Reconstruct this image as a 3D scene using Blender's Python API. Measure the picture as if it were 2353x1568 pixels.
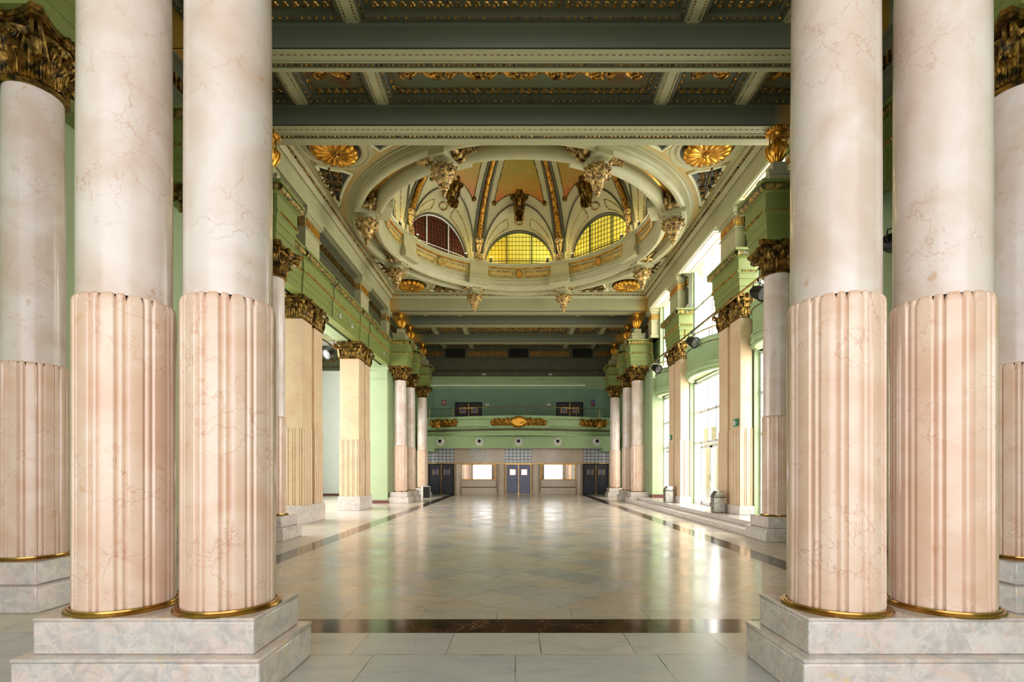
import bpy, bmesh, math, random
from mathutils import Vector, Matrix, Euler
PI = math.pi
for o in list(bpy.data.objects): bpy.data.objects.remove(o)
S = bpy.context.scene
COL = S.collection
# ------------------------------------------------------------------ camera
cam_d = bpy.data.cameras.new('camera'); cam = bpy.data.objects.new('camera', cam_d); COL.objects.link(cam)
cam.location = (-0.1, 0, 1.6); cam.rotation_euler = (PI/2, 0, 0)
cam_d.lens = 18.0; cam_d.sensor_width = 36.0; cam_d.clip_end = 300
cam_d.shift_x = -0.0049; cam_d.shift_y = 0.1271
S.camera = cam
# ------------------------------------------------------------------ world, light, exposure
w = bpy.data.worlds.new('sky'); S.world = w; w.use_nodes = True
bg = w.node_tree.nodes['Background']; bg.inputs[0].default_value = (0.95, 0.97, 1.0, 1); bg.inputs[1].default_value = 1.3
S.view_settings.view_transform = 'Standard'; S.view_settings.look = 'None'
S.view_settings.gamma = 1.0; S.view_settings.use_curve_mapping = False
S.view_settings.exposure = 0.45
def area(name, loc, rot, sx, sy, power, col):
    d = bpy.data.lights.new(name, 'AREA'); d.shape = 'RECTANGLE'; d.size = sx; d.size_y = sy; d.energy = power; d.color = col
    o = bpy.data.objects.new(name, d); o.location = loc; o.rotation_euler = rot; COL.objects.link(o); return o
# daylight through the glazed right-hand bays, the left aisle and the entrance front behind the camera
for (y0, y1) in ((12.7, 15.0), (17.0, 20.6), (22.6, 24.9)):
    area('window_daylight', (7.75, (y0+y1)/2, 5.0), (0, PI/2, 0), 9.0, y1-y0, 230*(y1-y0), (1.0, 0.95, 0.88))
area('aisle_daylight', (-12.8, 19.0, 4.2), (0, -PI/2, 0), 7.0, 16.0, 1700, (1.0, 0.95, 0.96))
area('entrance_daylight', (0, -4.6, 3.2), (PI/2, 0, 0), 11.0, 5.6, 275, (1.0, 0.93, 0.93))
for sg in (-1, 1): area('far_end_fill', (sg*6.8, 30.0, 2.6), (0, sg*PI/2, 0), 4.6, 2.2, 85, (1.0, 0.94, 0.86))  # added fill lamps brightening the far end; no windows stand here
# ------------------------------------------------------------------ colour and material helpers
def lin(c):
    r = []
    for v in c:
        v /= 255.0
        r.append(v/12.92 if v <= 0.04045 else ((v+0.055)/1.055)**2.4)
    return (r[0], r[1], r[2], 1.0)
class NT:
    def __init__(s, name):
        s.m = bpy.data.materials.new(name); s.m.use_nodes = True
        s.t = s.m.node_tree; s.b = s.t.nodes['Principled BSDF']
    def n(s, typ, **kw):
        x = s.t.nodes.new(typ)
        for k, v in kw.items(): setattr(x, k, v)
        return x
    def l(s, a, b): s.t.links.new(a, b)
    def math(s, op, a, b=None, c=None):
        x = s.n('ShaderNodeMath', operation=op)
        for i, v in enumerate((a, b, c)):
            if v is None: continue
            if isinstance(v, (int, float)): x.inputs[i].default_value = v
            else: s.l(v, x.inputs[i])
        return x.outputs[0]
    def ramp(s, fac, stops, interp='LINEAR'):
        x = s.n('ShaderNodeValToRGB'); x.color_ramp.interpolation = interp
        e = x.color_ramp.elements
        while len(e) < len(stops): e.new(0.5)
        for i, (p, c) in enumerate(stops):
            e[i].position = p; e[i].color = c if len(c) == 4 else (*c, 1)
        s.l(fac, x.inputs[0]); return x.outputs[0]
    def mix(s, fac, a, b, mode='MIX'):
        x = s.n('ShaderNodeMix', data_type='RGBA', blend_type=mode)
        if isinstance(fac, (int, float)): x.inputs[0].default_value = fac
        else: s.l(fac, x.inputs[0])
        for i, v in ((6, a), (7, b)):
            if isinstance(v, tuple): x.inputs[i].default_value = v
            else: s.l(v, x.inputs[i])
        return x.outputs[2]
    def noise(s, vec, scale, detail=4, dist=0.0, rough=0.5):
        x = s.n('ShaderNodeTexNoise'); x.inputs['Scale'].default_value = scale; x.inputs['Detail'].default_value = detail
        x.inputs['Distortion'].default_value = dist; x.inputs['Roughness'].default_value = rough
        if vec is not None: s.l(vec, x.inputs['Vector'])
        return x
    def bump(s, h, strength, dist=0.02):
        x = s.n('ShaderNodeBump'); x.inputs['Strength'].default_value = strength; x.inputs['Distance'].default_value = dist
        s.l(h, x.inputs['Height']); s.l(x.outputs[0], s.b.inputs['Normal'])
    def objvec(s):
        tc = s.n('ShaderNodeTexCoord'); oi = s.n('ShaderNodeObjectInfo')
        va = s.n('ShaderNodeVectorMath', operation='ADD'); sc = s.n('ShaderNodeVectorMath', operation='SCALE')
        cb = s.n('ShaderNodeCombineXYZ'); s.l(oi.outputs['Random'], cb.inputs[0]); s.l(oi.outputs['Random'], cb.inputs[2])
        s.l(cb.outputs[0], sc.inputs[0]); sc.inputs[3].default_value = 37.0
        s.l(tc.outputs['Object'], va.inputs[0]); s.l(sc.outputs[0], va.inputs[1]); return va.outputs[0]
def setb(b, col=None, rough=0.5, metal=0.0, spec=None, coat=None):
    if col is not None: b.inputs['Base Color'].default_value = col
    b.inputs['Roughness'].default_value = rough; b.inputs['Metallic'].default_value = metal
    if spec is not None: b.inputs['Specular IOR Level'].default_value = spec
    if coat: b.inputs['Coat Weight'].default_value = coat; b.inputs['Coat Roughness'].default_value = 0.08
def paint(name, c, c2=None, rough=0.45, bump=0.08, sc=3.0):
    t = NT(name); setb(t.b, None, rough)
    v = t.n('ShaderNodeNewGeometry').outputs['Position']
    n = t.noise(v, sc, 5)
    c2 = c2 or tuple(int(x*0.9) for x in c)
    t.l(t.ramp(n.outputs[0], [(0.3, lin(c2)), (0.7, lin(c))]), t.b.inputs['Base Color'])
    if bump:
        n2 = t.noise(v, 40, 3); t.bump(n2.outputs[0], bump, 0.01)
    return t.m
def plain(name, c, rough=0.5, metal=0.0, spec=None):
    t = NT(name); v = t.objvec(); n = t.noise(v, 12, 3)
    c2 = tuple(int(x*0.86) for x in c)
    t.l(t.ramp(n.outputs[0], [(0.35, lin(c2)), (0.65, lin(c))]), t.b.inputs['Base Color'])
    setb(t.b, None, rough, metal, spec); return t.m
def gold(name, c, dark, lo=0.35, hi=0.6, rough=0.35, bump=0.6, sc=28.0, metal=0.75):
    t = NT(name); v = t.objvec()
    n = t.noise(v, sc*0.5, 5, 0.4); vo = t.n('ShaderNodeTexVoronoi'); vo.inputs['Scale'].default_value = sc; t.l(v, vo.inputs['Vector'])
    t.l(t.ramp(n.outputs[0], [(lo, lin(dark)), (hi, lin(c))]), t.b.inputs['Base Color'])
    setb(t.b, None, rough, metal)
    if bump: t.bump(t.math('ADD', vo.outputs[0], n.outputs[0]), bump, 0.02)
    return t.m
def marble(name, base, cloud, vein, spot, rough=0.22, vs=2.6, vw=0.02, cs=1.3, coat=0.3, spots=True, strength=0.75):
    t = NT(name); v = t.objvec()
    n0 = t.noise(v, cs, 5, 0.6); n1 = t.noise(v, 1.8, 5, 0.0, 0.6)
    warp = t.n('ShaderNodeVectorMath', operation='MULTIPLY_ADD'); t.l(n1.outputs[1], warp.inputs[0]); warp.inputs[1].default_value = (0.9, 0.9, 0.9); t.l(v, warp.inputs[2])
    vo = t.n('ShaderNodeTexVoronoi', feature='DISTANCE_TO_EDGE'); vo.inputs['Scale'].default_value = vs; t.l(warp.outputs[0], vo.inputs['Vector'])
    vo2 = t.n('ShaderNodeTexVoronoi', feature='DISTANCE_TO_EDGE'); vo2.inputs['Scale'].default_value = vs*2.7; t.l(warp.outputs[0], vo2.inputs['Vector'])
    c = t.ramp(n0.outputs[0], [(0.35, lin(cloud)), (0.62, lin(base))])
    msk = t.noise(v, 2.2, 3); mk = t.math('MULTIPLY', t.ramp(msk.outputs[0], [(0.42, (0, 0, 0)), (0.62, (1, 1, 1))]), strength)
    v1 = t.ramp(vo.outputs[0], [(0.0, (1, 1, 1)), (vw*2, (0, 0, 0))]); v2 = t.ramp(vo2.outputs[0], [(0.0, (0.7, 0.7, 0.7)), (vw*2.2, (0, 0, 0))])
    c = t.mix(t.math('MULTIPLY', v1, mk), c, lin(vein)); c = t.mix(t.math('MULTIPLY', v2, t.math('MULTIPLY', mk, 0.8)), c, lin(vein))
    if spots:
        ns = t.noise(v, 5.5, 2); c = t.mix(t.ramp(ns.outputs[0], [(0.71, (0, 0, 0)), (0.75, (0.55, 0.55, 0.55))]), c, lin(spot))
    t.l(c, t.b.inputs['Base Color']); setb(t.b, None, rough, 0, 0.5, coat)
    return t.m
def floor_mat(name, mode, w_, h_, ox, oy, tones, rough=0.18, grout=(105, 100, 92), gw=0.004, stag=0.0):
    t = NT(name); p = t.n('ShaderNodeNewGeometry').outputs['Position']
    sp = t.n('ShaderNodeSeparateXYZ'); t.l(p, sp.inputs[0]); x, y = sp.outputs[0], sp.outputs[1]
    if mode == 'diag':
        u = t.math('MULTIPLY', t.math('ADD', x, y), 0.70711); v = t.math('MULTIPLY', t.math('SUBTRACT', x, y), 0.70711)
    else: u, v = x, y
    u = t.math('DIVIDE', t.math('SUBTRACT', u, ox), w_); v = t.math('DIVIDE', t.math('SUBTRACT', v, oy), h_)
    if stag: u = t.math('ADD', u, t.math('MULTIPLY', t.math('FLOOR', v), stag))
    fu, fv = t.math('FLOOR', u), t.math('FLOOR', v)
    cb = t.n('ShaderNodeCombineXYZ'); t.l(fu, cb.inputs[0]); t.l(fv, cb.inputs[1])
    wn = t.n('ShaderNodeTexWhiteNoise', noise_dimensions='3D'); t.l(cb.outputs[0], wn.inputs[0])
    k = len(tones); base = t.ramp(wn.outputs[0], [(i/k, lin(c)) for i, c in enumerate(tones)], 'CONSTANT')
    rot = t.n('ShaderNodeVectorMath', operation='MULTIPLY_ADD'); t.l(wn.outputs[1], rot.inputs[0]); rot.inputs[1].default_value = (9, 9, 9); t.l(p, rot.inputs[2])
    mp = t.n('ShaderNodeMapping'); mp.inputs['Scale'].default_value = (1, 3.2, 1); mp.inputs['Rotation'].default_value = (0, 0, 0.6); t.l(rot.outputs[0], mp.inputs[0])
    n = t.noise(mp.outputs[0], 2.2, 6, 1.2, 0.6)
    c = t.mix(0.6, base, t.ramp(n.outputs[0], [(0.3, lin((206, 204, 206))), (0.5, lin((240, 236, 230))), (0.7, lin((246, 240, 228)))]), 'MULTIPLY')
    def edge(q, g, size):
        f = t.math('FRACT', q); a = t.math('LESS_THAN', f, g/size); b = t.math('GREATER_THAN', f, 1-g/size); return t.math('MAXIMUM', a, b)
    g = t.math('MAXIMUM', edge(u, gw, w_), edge(v, gw, h_))
    nb = t.noise(p, 3.0, 3); gm = t.math('MULTIPLY', g, t.ramp(nb.outputs[0], [(0.35, (0.25,)*3), (0.65, (1, 1, 1))]))
    c = t.mix(gm, c, lin(grout)); t.l(c, t.b.inputs['Base Color'])
    setb(t.b, None, rough, 0, 0.55)
    nr = t.noise(p, 1.2, 4); t.l(t.ramp(nr.outputs[0], [(0.3, (rough*0.7,)*3), (0.7, (rough*1.5,)*3)]), t.b.inputs['Roughness'])
    return t.m
M = {}
M['sage'] = paint('sage_paint', (176, 174, 134), (166, 164, 124))
M['sage_dark'] = paint('darkened_sage_paint', (84, 86, 62), (74, 76, 54))  # sage darkened: ceiling and attic shade put into the colour
M['green'] = paint('leaf_green_paint', (126, 138, 76), (118, 130, 68))
M['bal_green'] = paint('mint_green_paint', (166, 194, 144), (158, 186, 136))
M['wall_green'] = paint('light_green_paint', (168, 188, 146), (162, 182, 140), sc=1.2)
M['teal'] = paint('teal_green_paint', (124, 160, 134), (116, 152, 126), sc=1.5)
def glazed(name, c, mode):
    t = NT(name); p = t.n('ShaderNodeNewGeometry').outputs['Position']; sp = t.n('ShaderNodeSeparateXYZ'); t.l(p, sp.inputs[0]); n = t.noise(p, 1.7, 4)
    ax = t.math('ABSOLUTE', sp.outputs[0]); ay = t.math('ABSOLUTE', t.math('SUBTRACT', sp.outputs[1], 19.0)); wob = t.math('MULTIPLY', t.math('SUBTRACT', n.outputs[0], 0.5), 0.5)
    if mode == 'ends': f = t.math('ADD', t.math('MULTIPLY', t.math('SUBTRACT', ax, 5.75), 1.6), wob)
    else:
        q = t.math('MAXIMUM', ax, ay); e = t.math('MULTIPLY', t.math('SUBTRACT', q, 6.0), 3.0)
        rr = t.math('SQRT', t.math('ADD', t.math('MULTIPLY', ax, ax), t.math('MULTIPLY', ay, ay))); g = t.math('SUBTRACT', 0.75, t.math('MULTIPLY', t.math('ABSOLUTE', t.math('SUBTRACT', rr, 6.2)), 4.0))
        f = t.math('ADD', t.math('MAXIMUM', e, g), wob)
    k = t.ramp(f, [(0.1, (0, 0, 0)), (0.9, (0.8, 0.8, 0.8))])
    t.l(t.mix(k, lin(c), lin((190, 140, 40))), t.b.inputs['Base Color']); setb(t.b, None, 0.45); return t.m
M['beam_sage'] = glazed('glazed_beam_paint', (160, 160, 122), 'ends'); M['beam_shaded'] = glazed('shaded_beam_paint', (88, 94, 72), 'ends'); M['field'] = glazed('glazed_ceiling_paint', (172, 172, 128), 'field')  # beam bodies: soffit paint darkened, shade of the faces put into the colour
M['panel_glaze'] = paint('ochre_washed_sage', (184, 178, 112), (184, 142, 48), sc=1.1)
M['darkgreen'] = paint('dark_bottle_green_paint', (34, 40, 30), (22, 26, 20))
M['aisle'] = paint('pale_blue_white_plaster', (238, 241, 244), (232, 236, 240), rough=0.7)
M['cream_paint'] = paint('pale_cream_paint', (216, 216, 176), (206, 208, 168))
M['ochre'] = paint('ochre_glaze_paint', (190, 132, 30), (160, 140, 70), sc=2.0)
M['gold'] = gold('gilded_plaster', (205, 152, 60), (80, 56, 22), 0.34, 0.58, 0.34, 0.35, 18)
M['gold_dark'] = gold('antique_gilt_plaster', (156, 120, 50), (44, 38, 20), 0.36, 0.64, 0.4, 0.35, 18)
M['gold_smooth'] = gold('polished_gilding', (226, 164, 56), (130, 84, 22), 0.25, 0.55, 0.28, 0.1, 12)
M['gold_pale'] = gold('pale_rubbed_gilding', (208, 176, 106), (78, 60, 30), 0.36, 0.6, 0.42, 0.5, 22, 0.4)
M['gold_cornice'] = gold('gilded_olive_cornice', (168, 140, 66), (84, 86, 54), 0.42, 0.58, 0.45, 0.2, 14, 0.35)
M['brass'] = gold('brass', (190, 150, 80), (140, 104, 48), 0.3, 0.6, 0.22, 0.0, 10, 0.95)
M['shaft'] = marble('ivory_shaft_marble', (230, 220, 214), (214, 194, 180), (200, 158, 142), (204, 160, 116), 0.25, 2.8, 0.012, 1.7, strength=0.6)
M['drum'] = marble('pink_fluted_marble', (236, 212, 192), (226, 190, 166), (206, 150, 128), (218, 172, 136), 0.2, 3.4, 0.014, 2.2, 0.45, strength=0.65)
def breccia():
    t = NT('brecciated_pedestal_marble'); v = t.objvec(); n = t.noise(v, 3.0, 6, 1.0, 0.6)
    w3 = t.n('ShaderNodeVectorMath', operation='MULTIPLY_ADD'); t.l(n.outputs[1], w3.inputs[0]); w3.inputs[1].default_value = (0.5,)*3; t.l(v, w3.inputs[2])
    vo = t.n('ShaderNodeTexVoronoi'); vo.inputs['Scale'].default_value = 5; t.l(w3.outputs[0], vo.inputs['Vector'])
    ve = t.n('ShaderNodeTexVoronoi', feature='DISTANCE_TO_EDGE'); ve.inputs['Scale'].default_value = 2.4; t.l(w3.outputs[0], ve.inputs['Vector'])
    sp = t.n('ShaderNodeSeparateColor'); t.l(vo.outputs['Color'], sp.inputs[0])
    c = t.ramp(sp.outputs[0], [(0.0, lin((208, 204, 202))), (0.35, lin((220, 214, 208))), (0.65, lin((226, 210, 204))), (1.0, lin((214, 210, 202)))])
    n2 = t.noise(v, 7.0, 6, 0.8, 0.7); c = t.mix(t.ramp(n2.outputs[0], [(0.44, (0, 0, 0)), (0.62, (0.55,)*3)]), c, lin((170, 166, 166)))
    n3 = t.noise(v, 4.0, 5, 1.5, 0.6); c = t.mix(t.ramp(n3.outputs[0], [(0.56, (0, 0, 0)), (0.66, (0.6,)*3)]), c, lin((226, 196, 180)))
    c = t.mix(t.ramp(ve.outputs[0], [(0.0, (0.6,)*3), (0.03, (0, 0, 0))]), c, lin((232, 224, 220)))
    n4 = t.noise(v, 3.1, 2); c = t.mix(t.ramp(n4.outputs[0], [(0.69, (0, 0, 0)), (0.73, (0.6,)*3)]), c, lin((226, 200, 140)))
    t.l(c, t.b.inputs['Base Color']); setb(t.b, None, 0.2, 0, 0.5, 0.4); return t.m
M['pier'] = marble('cream_pilaster_marble', (230, 206, 170), (222, 192, 158), (198, 146, 114), (200, 150, 100), 0.28, 2.4, 0.012, 1.1, 0.3)
M['base'] = breccia()
M['beige'] = marble('beige_wall_marble', (216, 196, 180), (204, 184, 166), (170, 144, 120), (170, 130, 90), 0.16, 2.0, 0.012, 1.0, 0.3, False, 0.4)
M['white'] = plain('white_window_enamel', (236, 238, 236), 0.35)
M['black'] = plain('black_enamel', (16, 16, 18), 0.4)
M['nearblack'] = plain('dark_recess', (24, 24, 20), 0.8)
M['door_dark'] = plain('dark_blue_grey_door', (52, 54, 66), 0.32, 0.3)
M['door_mid'] = plain('blue_grey_steel_door', (104, 108, 132), 0.3, 0.3)
M['steel'] = plain('brushed_steel', (186, 184, 178), 0.28, 0.9)
M['plastic'] = plain('white_plastic', (240, 240, 236), 0.5)
M['letter_white'] = plain('white_lacquer', (255, 255, 255), 0.3)
M['exit'] = plain('green_sign', (20, 140, 100), 0.5)
M['red'] = plain('red_sign', (160, 30, 36), 0.5)
M['skirt'] = plain('red_brown_skirting', (110, 66, 54), 0.35)
M['tile_white'] = plain('glass_block', (224, 228, 240), 0.15)
M['pave'] = plain('outdoor_paving', (214, 208, 196), 0.8)
M['facade'] = plain('cream_facade', (236, 222, 168), 0.9)
t = NT('mirror_glass'); setb(t.b, (0.9, 0.9, 0.9, 1), 0.02, 1.0); M['mirror'] = t.m
t = NT('clear_glass')
gl = t.n('ShaderNodeBsdfGlossy'); gl.inputs['Roughness'].default_value = 0.02; tr = t.n('ShaderNodeBsdfTransparent'); ge = t.n('ShaderNodeNewGeometry')
dt = t.n('ShaderNodeVectorMath', operation='DOT_PRODUCT'); t.l(ge.outputs['Normal'], dt.inputs[0]); t.l(ge.outputs['Incoming'], dt.inputs[1])
fz = t.math('MULTIPLY_ADD', t.math('POWER', t.math('SUBTRACT', 1.0, t.math('ABSOLUTE', dt.outputs['Value'])), 5.0), 0.9, 0.05)
mx = t.n('ShaderNodeMixShader'); t.l(fz, mx.inputs[0]); t.l(tr.outputs[0], mx.inputs[1]); t.l(gl.outputs[0], mx.inputs[2]); t.l(mx.outputs[0], t.t.nodes['Material Output'].inputs[0]); M['glass'] = t.m
def lit(name, c, e, c2=None):
    t = NT(name); v = t.objvec(); n = t.noise(v, 0.6, 2)
    col = t.ramp(n.outputs[0], [(0.35, lin(c2 or c)), (0.65, lin(c))])
    t.l(col, t.b.inputs['Base Color']); t.l(col, t.b.inputs['Emission Color']); t.b.inputs['Emission Strength'].default_value = e; t.b.inputs['Roughness'].default_value = 0.4
    return t.m
M['lit_yellow'] = lit('lit_yellow_glass', (226, 212, 86), 0.55, (206, 176, 50))
M['lit_orange'] = lit('lit_amber_glass', (226, 186, 60), 0.55, (210, 158, 40))
M['brown_glass'] = plain('unlit_brown_glass', (92, 44, 22), 0.4)
M['lamp_lens'] = plain('grey_lamp_lens', (150, 156, 164), 0.15)
M['tube'] = lit('fluorescent_tube', (225, 235, 225), 0.5)
# painted dome panels: burnt orange below fading through ochre into olive, with arabesques
t = NT('painted_arabesque_panel'); p = t.n('ShaderNodeNewGeometry').outputs['Position']; sp = t.n('ShaderNodeSeparateXYZ'); t.l(p, sp.inputs[0])
hh = t.math('MULTIPLY', t.math('SUBTRACT', sp.outputs[2], 13.7), 0.55); n = t.noise(p, 3, 4)
f = t.math('ADD', hh, t.math('MULTIPLY', t.math('SUBTRACT', n.outputs[0], 0.5), 0.3))
c = t.ramp(f, [(0.0, lin((178, 92, 6))), (0.2, lin((166, 122, 14))), (0.55, lin((140, 130, 34))), (0.95, lin((170, 112, 12)))])
wv = t.n('ShaderNodeTexWave', wave_type='RINGS'); wv.inputs['Scale'].default_value = 3.2; wv.inputs['Distortion'].default_value = 9; wv.inputs['Detail'].default_value = 2; t.l(p, wv.inputs['Vector'])
c = t.mix(t.math('MULTIPLY', t.ramp(wv.outputs[1], [(0.6, (0, 0, 0)), (0.9, (1, 1, 1))]), 0.16), c, lin((190, 160, 60)))
t.l(c, t.b.inputs['Base Color']); setb(t.b, None, 0.5); M['mural'] = t.m
# coffer panels: dark olive field glazed red-brown in blotches
t = NT('coffer_glaze_panel'); p = t.n('ShaderNodeNewGeometry').outputs['Position']; n = t.noise(p, 1.4, 4)
t.l(t.ramp(n.outputs[0], [(0.3, lin((112, 70, 30))), (0.5, lin((104, 104, 70))), (0.7, lin((96, 108, 84)))]), t.b.inputs['Base Color']); setb(t.b, None, 0.5); M['coffer'] = t.m
TON = [(224, 220, 214), (228, 218, 204), (216, 214, 214), (230, 224, 214), (224, 212, 196), (226, 222, 216), (202, 202, 204), (228, 216, 202)]
s_ = 0.5833
M['fl_diag'] = floor_mat('diagonal_marble_tiles', 'diag', s_, s_, (0.4125+6.03)*0.70711, (0.4125-6.03)*0.70711, TON)
M['fl_side'] = floor_mat('marble_side_slabs', 'sq', 0.83, 0.83, 4.67, 5.06, [(224, 218, 208), (230, 220, 204), (220, 214, 208), (228, 216, 198)])
M['fl_border'] = floor_mat('marble_border_slabs', 'sq', 0.83, 60, -0.32, -10, [(214, 208, 198), (218, 210, 196), (208, 204, 198)])
M['fl_slab'] = floor_mat('grey_marble_slabs', 'sq', 0.832, 0.6, -0.72, 4.46, [(212, 214, 218), (218, 218, 216), (206, 210, 214)], 0.2, (60, 58, 54), 0.004)
M['fl_front'] = floor_mat('large_grey_marble_slabs', 'sq', 1.232, 0.78, -0.57, 4.46, [(206, 212, 218), (214, 216, 216), (198, 204, 210)], 0.22, (60, 58, 54), 0.004, 0.37)
def dark_strip():
    t = NT('dark_brown_marble_band'); p = t.n('ShaderNodeNewGeometry').outputs['Position']; n = t.noise(p, 4, 6, 0.8)
    vo = t.n('ShaderNodeTexVoronoi', feature='DISTANCE_TO_EDGE'); vo.inputs['Scale'].default_value = 2.4
    w2 = t.n('ShaderNodeVectorMath', operation='MULTIPLY_ADD'); t.l(n.outputs[1], w2.inputs[0]); w2.inputs[1].default_value = (0.5,)*3; t.l(p, w2.inputs[2]); t.l(w2.outputs[0], vo.inputs['Vector'])
    c = t.ramp(n.outputs[0], [(0.35, lin((42, 28, 20))), (0.65, lin((84, 54, 38)))])
    c = t.mix(t.ramp(vo.outputs[0], [(0, (0.5,)*3), (0.015, (0, 0, 0))]), c, lin((190, 150, 110)))
    t.l(c, t.b.inputs['Base Color']); setb(t.b, None, 0.12, 0, 0.55); return t.m
M['strip'] = dark_strip()
# ------------------------------------------------------------------ mesh helpers
class MB:
    def __init__(s): s.v = []; s.f = []; s.mi = []; s.cur = 0
    def add(s, vs, fs):
        o = len(s.v); s.v += [tuple(q) for q in vs]; s.f += [tuple(i+o for i in f) for f in fs]; s.mi += [s.cur]*len(fs)
        return s
    def box(s, x0, x1, y0, y1, z0, z1):
        return s.add([(x0,y0,z0),(x1,y0,z0),(x1,y1,z0),(x0,y1,z0),(x0,y0,z1),(x1,y0,z1),(x1,y1,z1),(x0,y1,z1)],
              [(0,3,2,1),(4,5,6,7),(0,1,5,4),(1,2,6,5),(2,3,7,6),(3,0,4,7)])
    def cbox(s, cx, cy, cz, sx, sy, sz): return s.box(cx-sx/2,cx+sx/2,cy-sy/2,cy+sy/2,cz-sz/2,cz+sz/2)
    def lathe(s, prof, n=32, c=(0,0,0), mod=None, a0=0.0, a1=2*PI, cap=False):
        full = abs(a1-a0-2*PI) < 1e-6; m = n if full else n+1; vs = []
        for (r, z) in prof:
            for i in range(m):
                a = a0+(a1-a0)*i/n; rr = r*(1+mod(a, z)) if mod else r
                vs.append((c[0]+rr*math.cos(a), c[1]+rr*math.sin(a), c[2]+z))
        fs = []
        for j in range(len(prof)-1):
            for i in range(n):
                k = (i+1) % m if full else i+1
                fs.append((j*m+i, j*m+k, (j+1)*m+k, (j+1)*m+i))
        if full and cap:
            if prof[0][0] > 1e-4: fs.append(tuple(range(m))[::-1])
            if prof[-1][0] > 1e-4: fs.append(tuple((len(prof)-1)*m+i for i in range(m)))
        return s.add(vs, fs)
    def tube(s, pts, r, n=6, closed=False):
        P = [Vector(p) for p in pts]; L = len(P); vs = []; up = None
        for i, p in enumerate(P):
            if closed: d = P[(i+1)%L]-P[i-1]
            else: d = P[min(i+1, L-1)]-P[max(i-1, 0)]
            if d.length < 1e-9: d = Vector((0,0,1))
            d.normalize()
            if up is None: up = Vector((0,0,1)) if abs(d.z) < 0.9 else Vector((1,0,0))
            a = d.cross(up)
            if a.length < 1e-4: a = d.cross(Vector((1,0.3,0)))
            a.normalize(); b = a.cross(d).normalized(); up = b
            rr = r[i] if isinstance(r, (list, tuple)) else r
            for k in range(n):
                t_ = 2*PI*k/n; q = p+a*(rr*math.cos(t_))+b*(rr*math.sin(t_)); vs.append(tuple(q))
        fs = []
        for i in range(L if closed else L-1):
            j = (i+1) % L
            for k in range(n): fs.append((i*n+k, i*n+(k+1)%n, j*n+(k+1)%n, j*n+k))
        if not closed: fs += [tuple(range(n))[::-1], tuple((L-1)*n+k for k in range(n))]
        return s.add(vs, fs)
    def cyl(s, p0, p1, r, n=12): return s.tube([p0, p1], r, n)
    def sweep(s, prof, path, closed=False, cap=True):
        """prof: [(u,z)], u is offset to the right of the direction of travel; path: [(x,y)]"""
        L = len(path); m = len(prof); vs = []
        for i, (x, y) in enumerate(path):
            def dr(a, b):
                d = Vector((b[0]-a[0], b[1]-a[1])); d.normalize(); return Vector((d.y, -d.x))
            if closed: n0, n1 = dr(path[i-1], path[i]), dr(path[i], path[(i+1)%L])
            else:
                n0 = dr(path[i-1], path[i]) if i > 0 else dr(path[i], path[i+1])
                n1 = dr(path[i], path[i+1]) if i < L-1 else n0
            nn = n0+n1
            nn = n0 if nn.length < 1e-6 else nn.normalized()
            k = 1/max(0.3, nn.dot(n0))
            for (u, z) in prof: vs.append((x+nn.x*u*k, y+nn.y*u*k, z))
        fs = []
        for i in range(L if closed else L-1):
            j = (i+1) % L
            for q in range(m-1): fs.append((i*m+q, j*m+q, j*m+q+1, i*m+q+1))
        if not closed and cap and m > 2: fs += [tuple(range(m)), tuple((L-1)*m+q for q in range(m))[::-1]]
        return s.add(vs, fs)
    def beads(s, path, z, u, r, pitch, closed=False, sz=None, zr=None, gap=0.0):
        """little gilded beads along a 2D path"""
        L = len(path)
        for i in range(L if closed else L-1):
            a = Vector(path[i]); b = Vector(path[(i+1)%L]); d = b-a; ln = d.length
            if ln < pitch: continue
            d /= ln; n = Vector((d.y, -d.x)); k = int((ln-2*gap)/pitch)
            for q in range(k):
                c = a+d*(gap+(q+0.5)*(ln-2*gap)/k)+n*u; h = (sz or pitch*0.42); zz = zr or r
                e1 = d*h; e2 = n*r
                s.add([(c.x+e1.x,c.y+e1.y,z),(c.x-e1.x,c.y-e1.y,z),(c.x+e2.x,c.y+e2.y,z),(c.x-e2.x,c.y-e2.y,z),(c.x,c.y,z+zz),(c.x,c.y,z-zz)],
                      [(0,2,4),(2,1,4),(1,3,4),(3,0,4),(2,0,5),(1,2,5),(3,1,5),(0,3,5)])
        return s
    def rope(s, path, z, u, r, pitch=0.16, step=0.04, n=8, closed=False):
        """gadrooned torus moulding along a 2D path"""
        L = len(path); off = []
        for i, (x, y) in enumerate(path):
            def dr(a, b):
                d = Vector((b[0]-a[0], b[1]-a[1])); d.normalize(); return Vector((d.y, -d.x))
            n0 = dr(path[i-1], path[i]) if (i > 0 or closed) else dr(path[i], path[i+1])
            n1 = dr(path[i], path[(i+1)%L]) if (i < L-1 or closed) else n0
            nn = (n0+n1).normalized(); off.append(Vector((x, y))+nn*u/max(0.3, nn.dot(n0)))
        for i in range(L if closed else L-1):
            a, b = off[i], off[(i+1)%L]; d = b-a; ln = d.length
            if ln < 1e-4: continue
            k = max(2, int(ln/step)); dn = d/ln; nn = Vector((dn.y, -dn.x)); vs = []; fs = []
            for q in range(k+1):
                c = a+d*(q/k); ds = ln*q/k
                rr = r*(1-0.22*abs(math.sin(PI*ds/pitch)))
                for t_ in range(n):
                    g = 2*PI*t_/n; vs.append((c.x+nn.x*rr*math.cos(g), c.y+nn.y*rr*math.cos(g), z+rr*math.sin(g)))
            for q in range(k):
                for t_ in range(n): fs.append((q*n+t_, q*n+(t_+1)%n, (q+1)*n+(t_+1)%n, (q+1)*n+t_))
            s.add(vs, fs)
        return s
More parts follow.
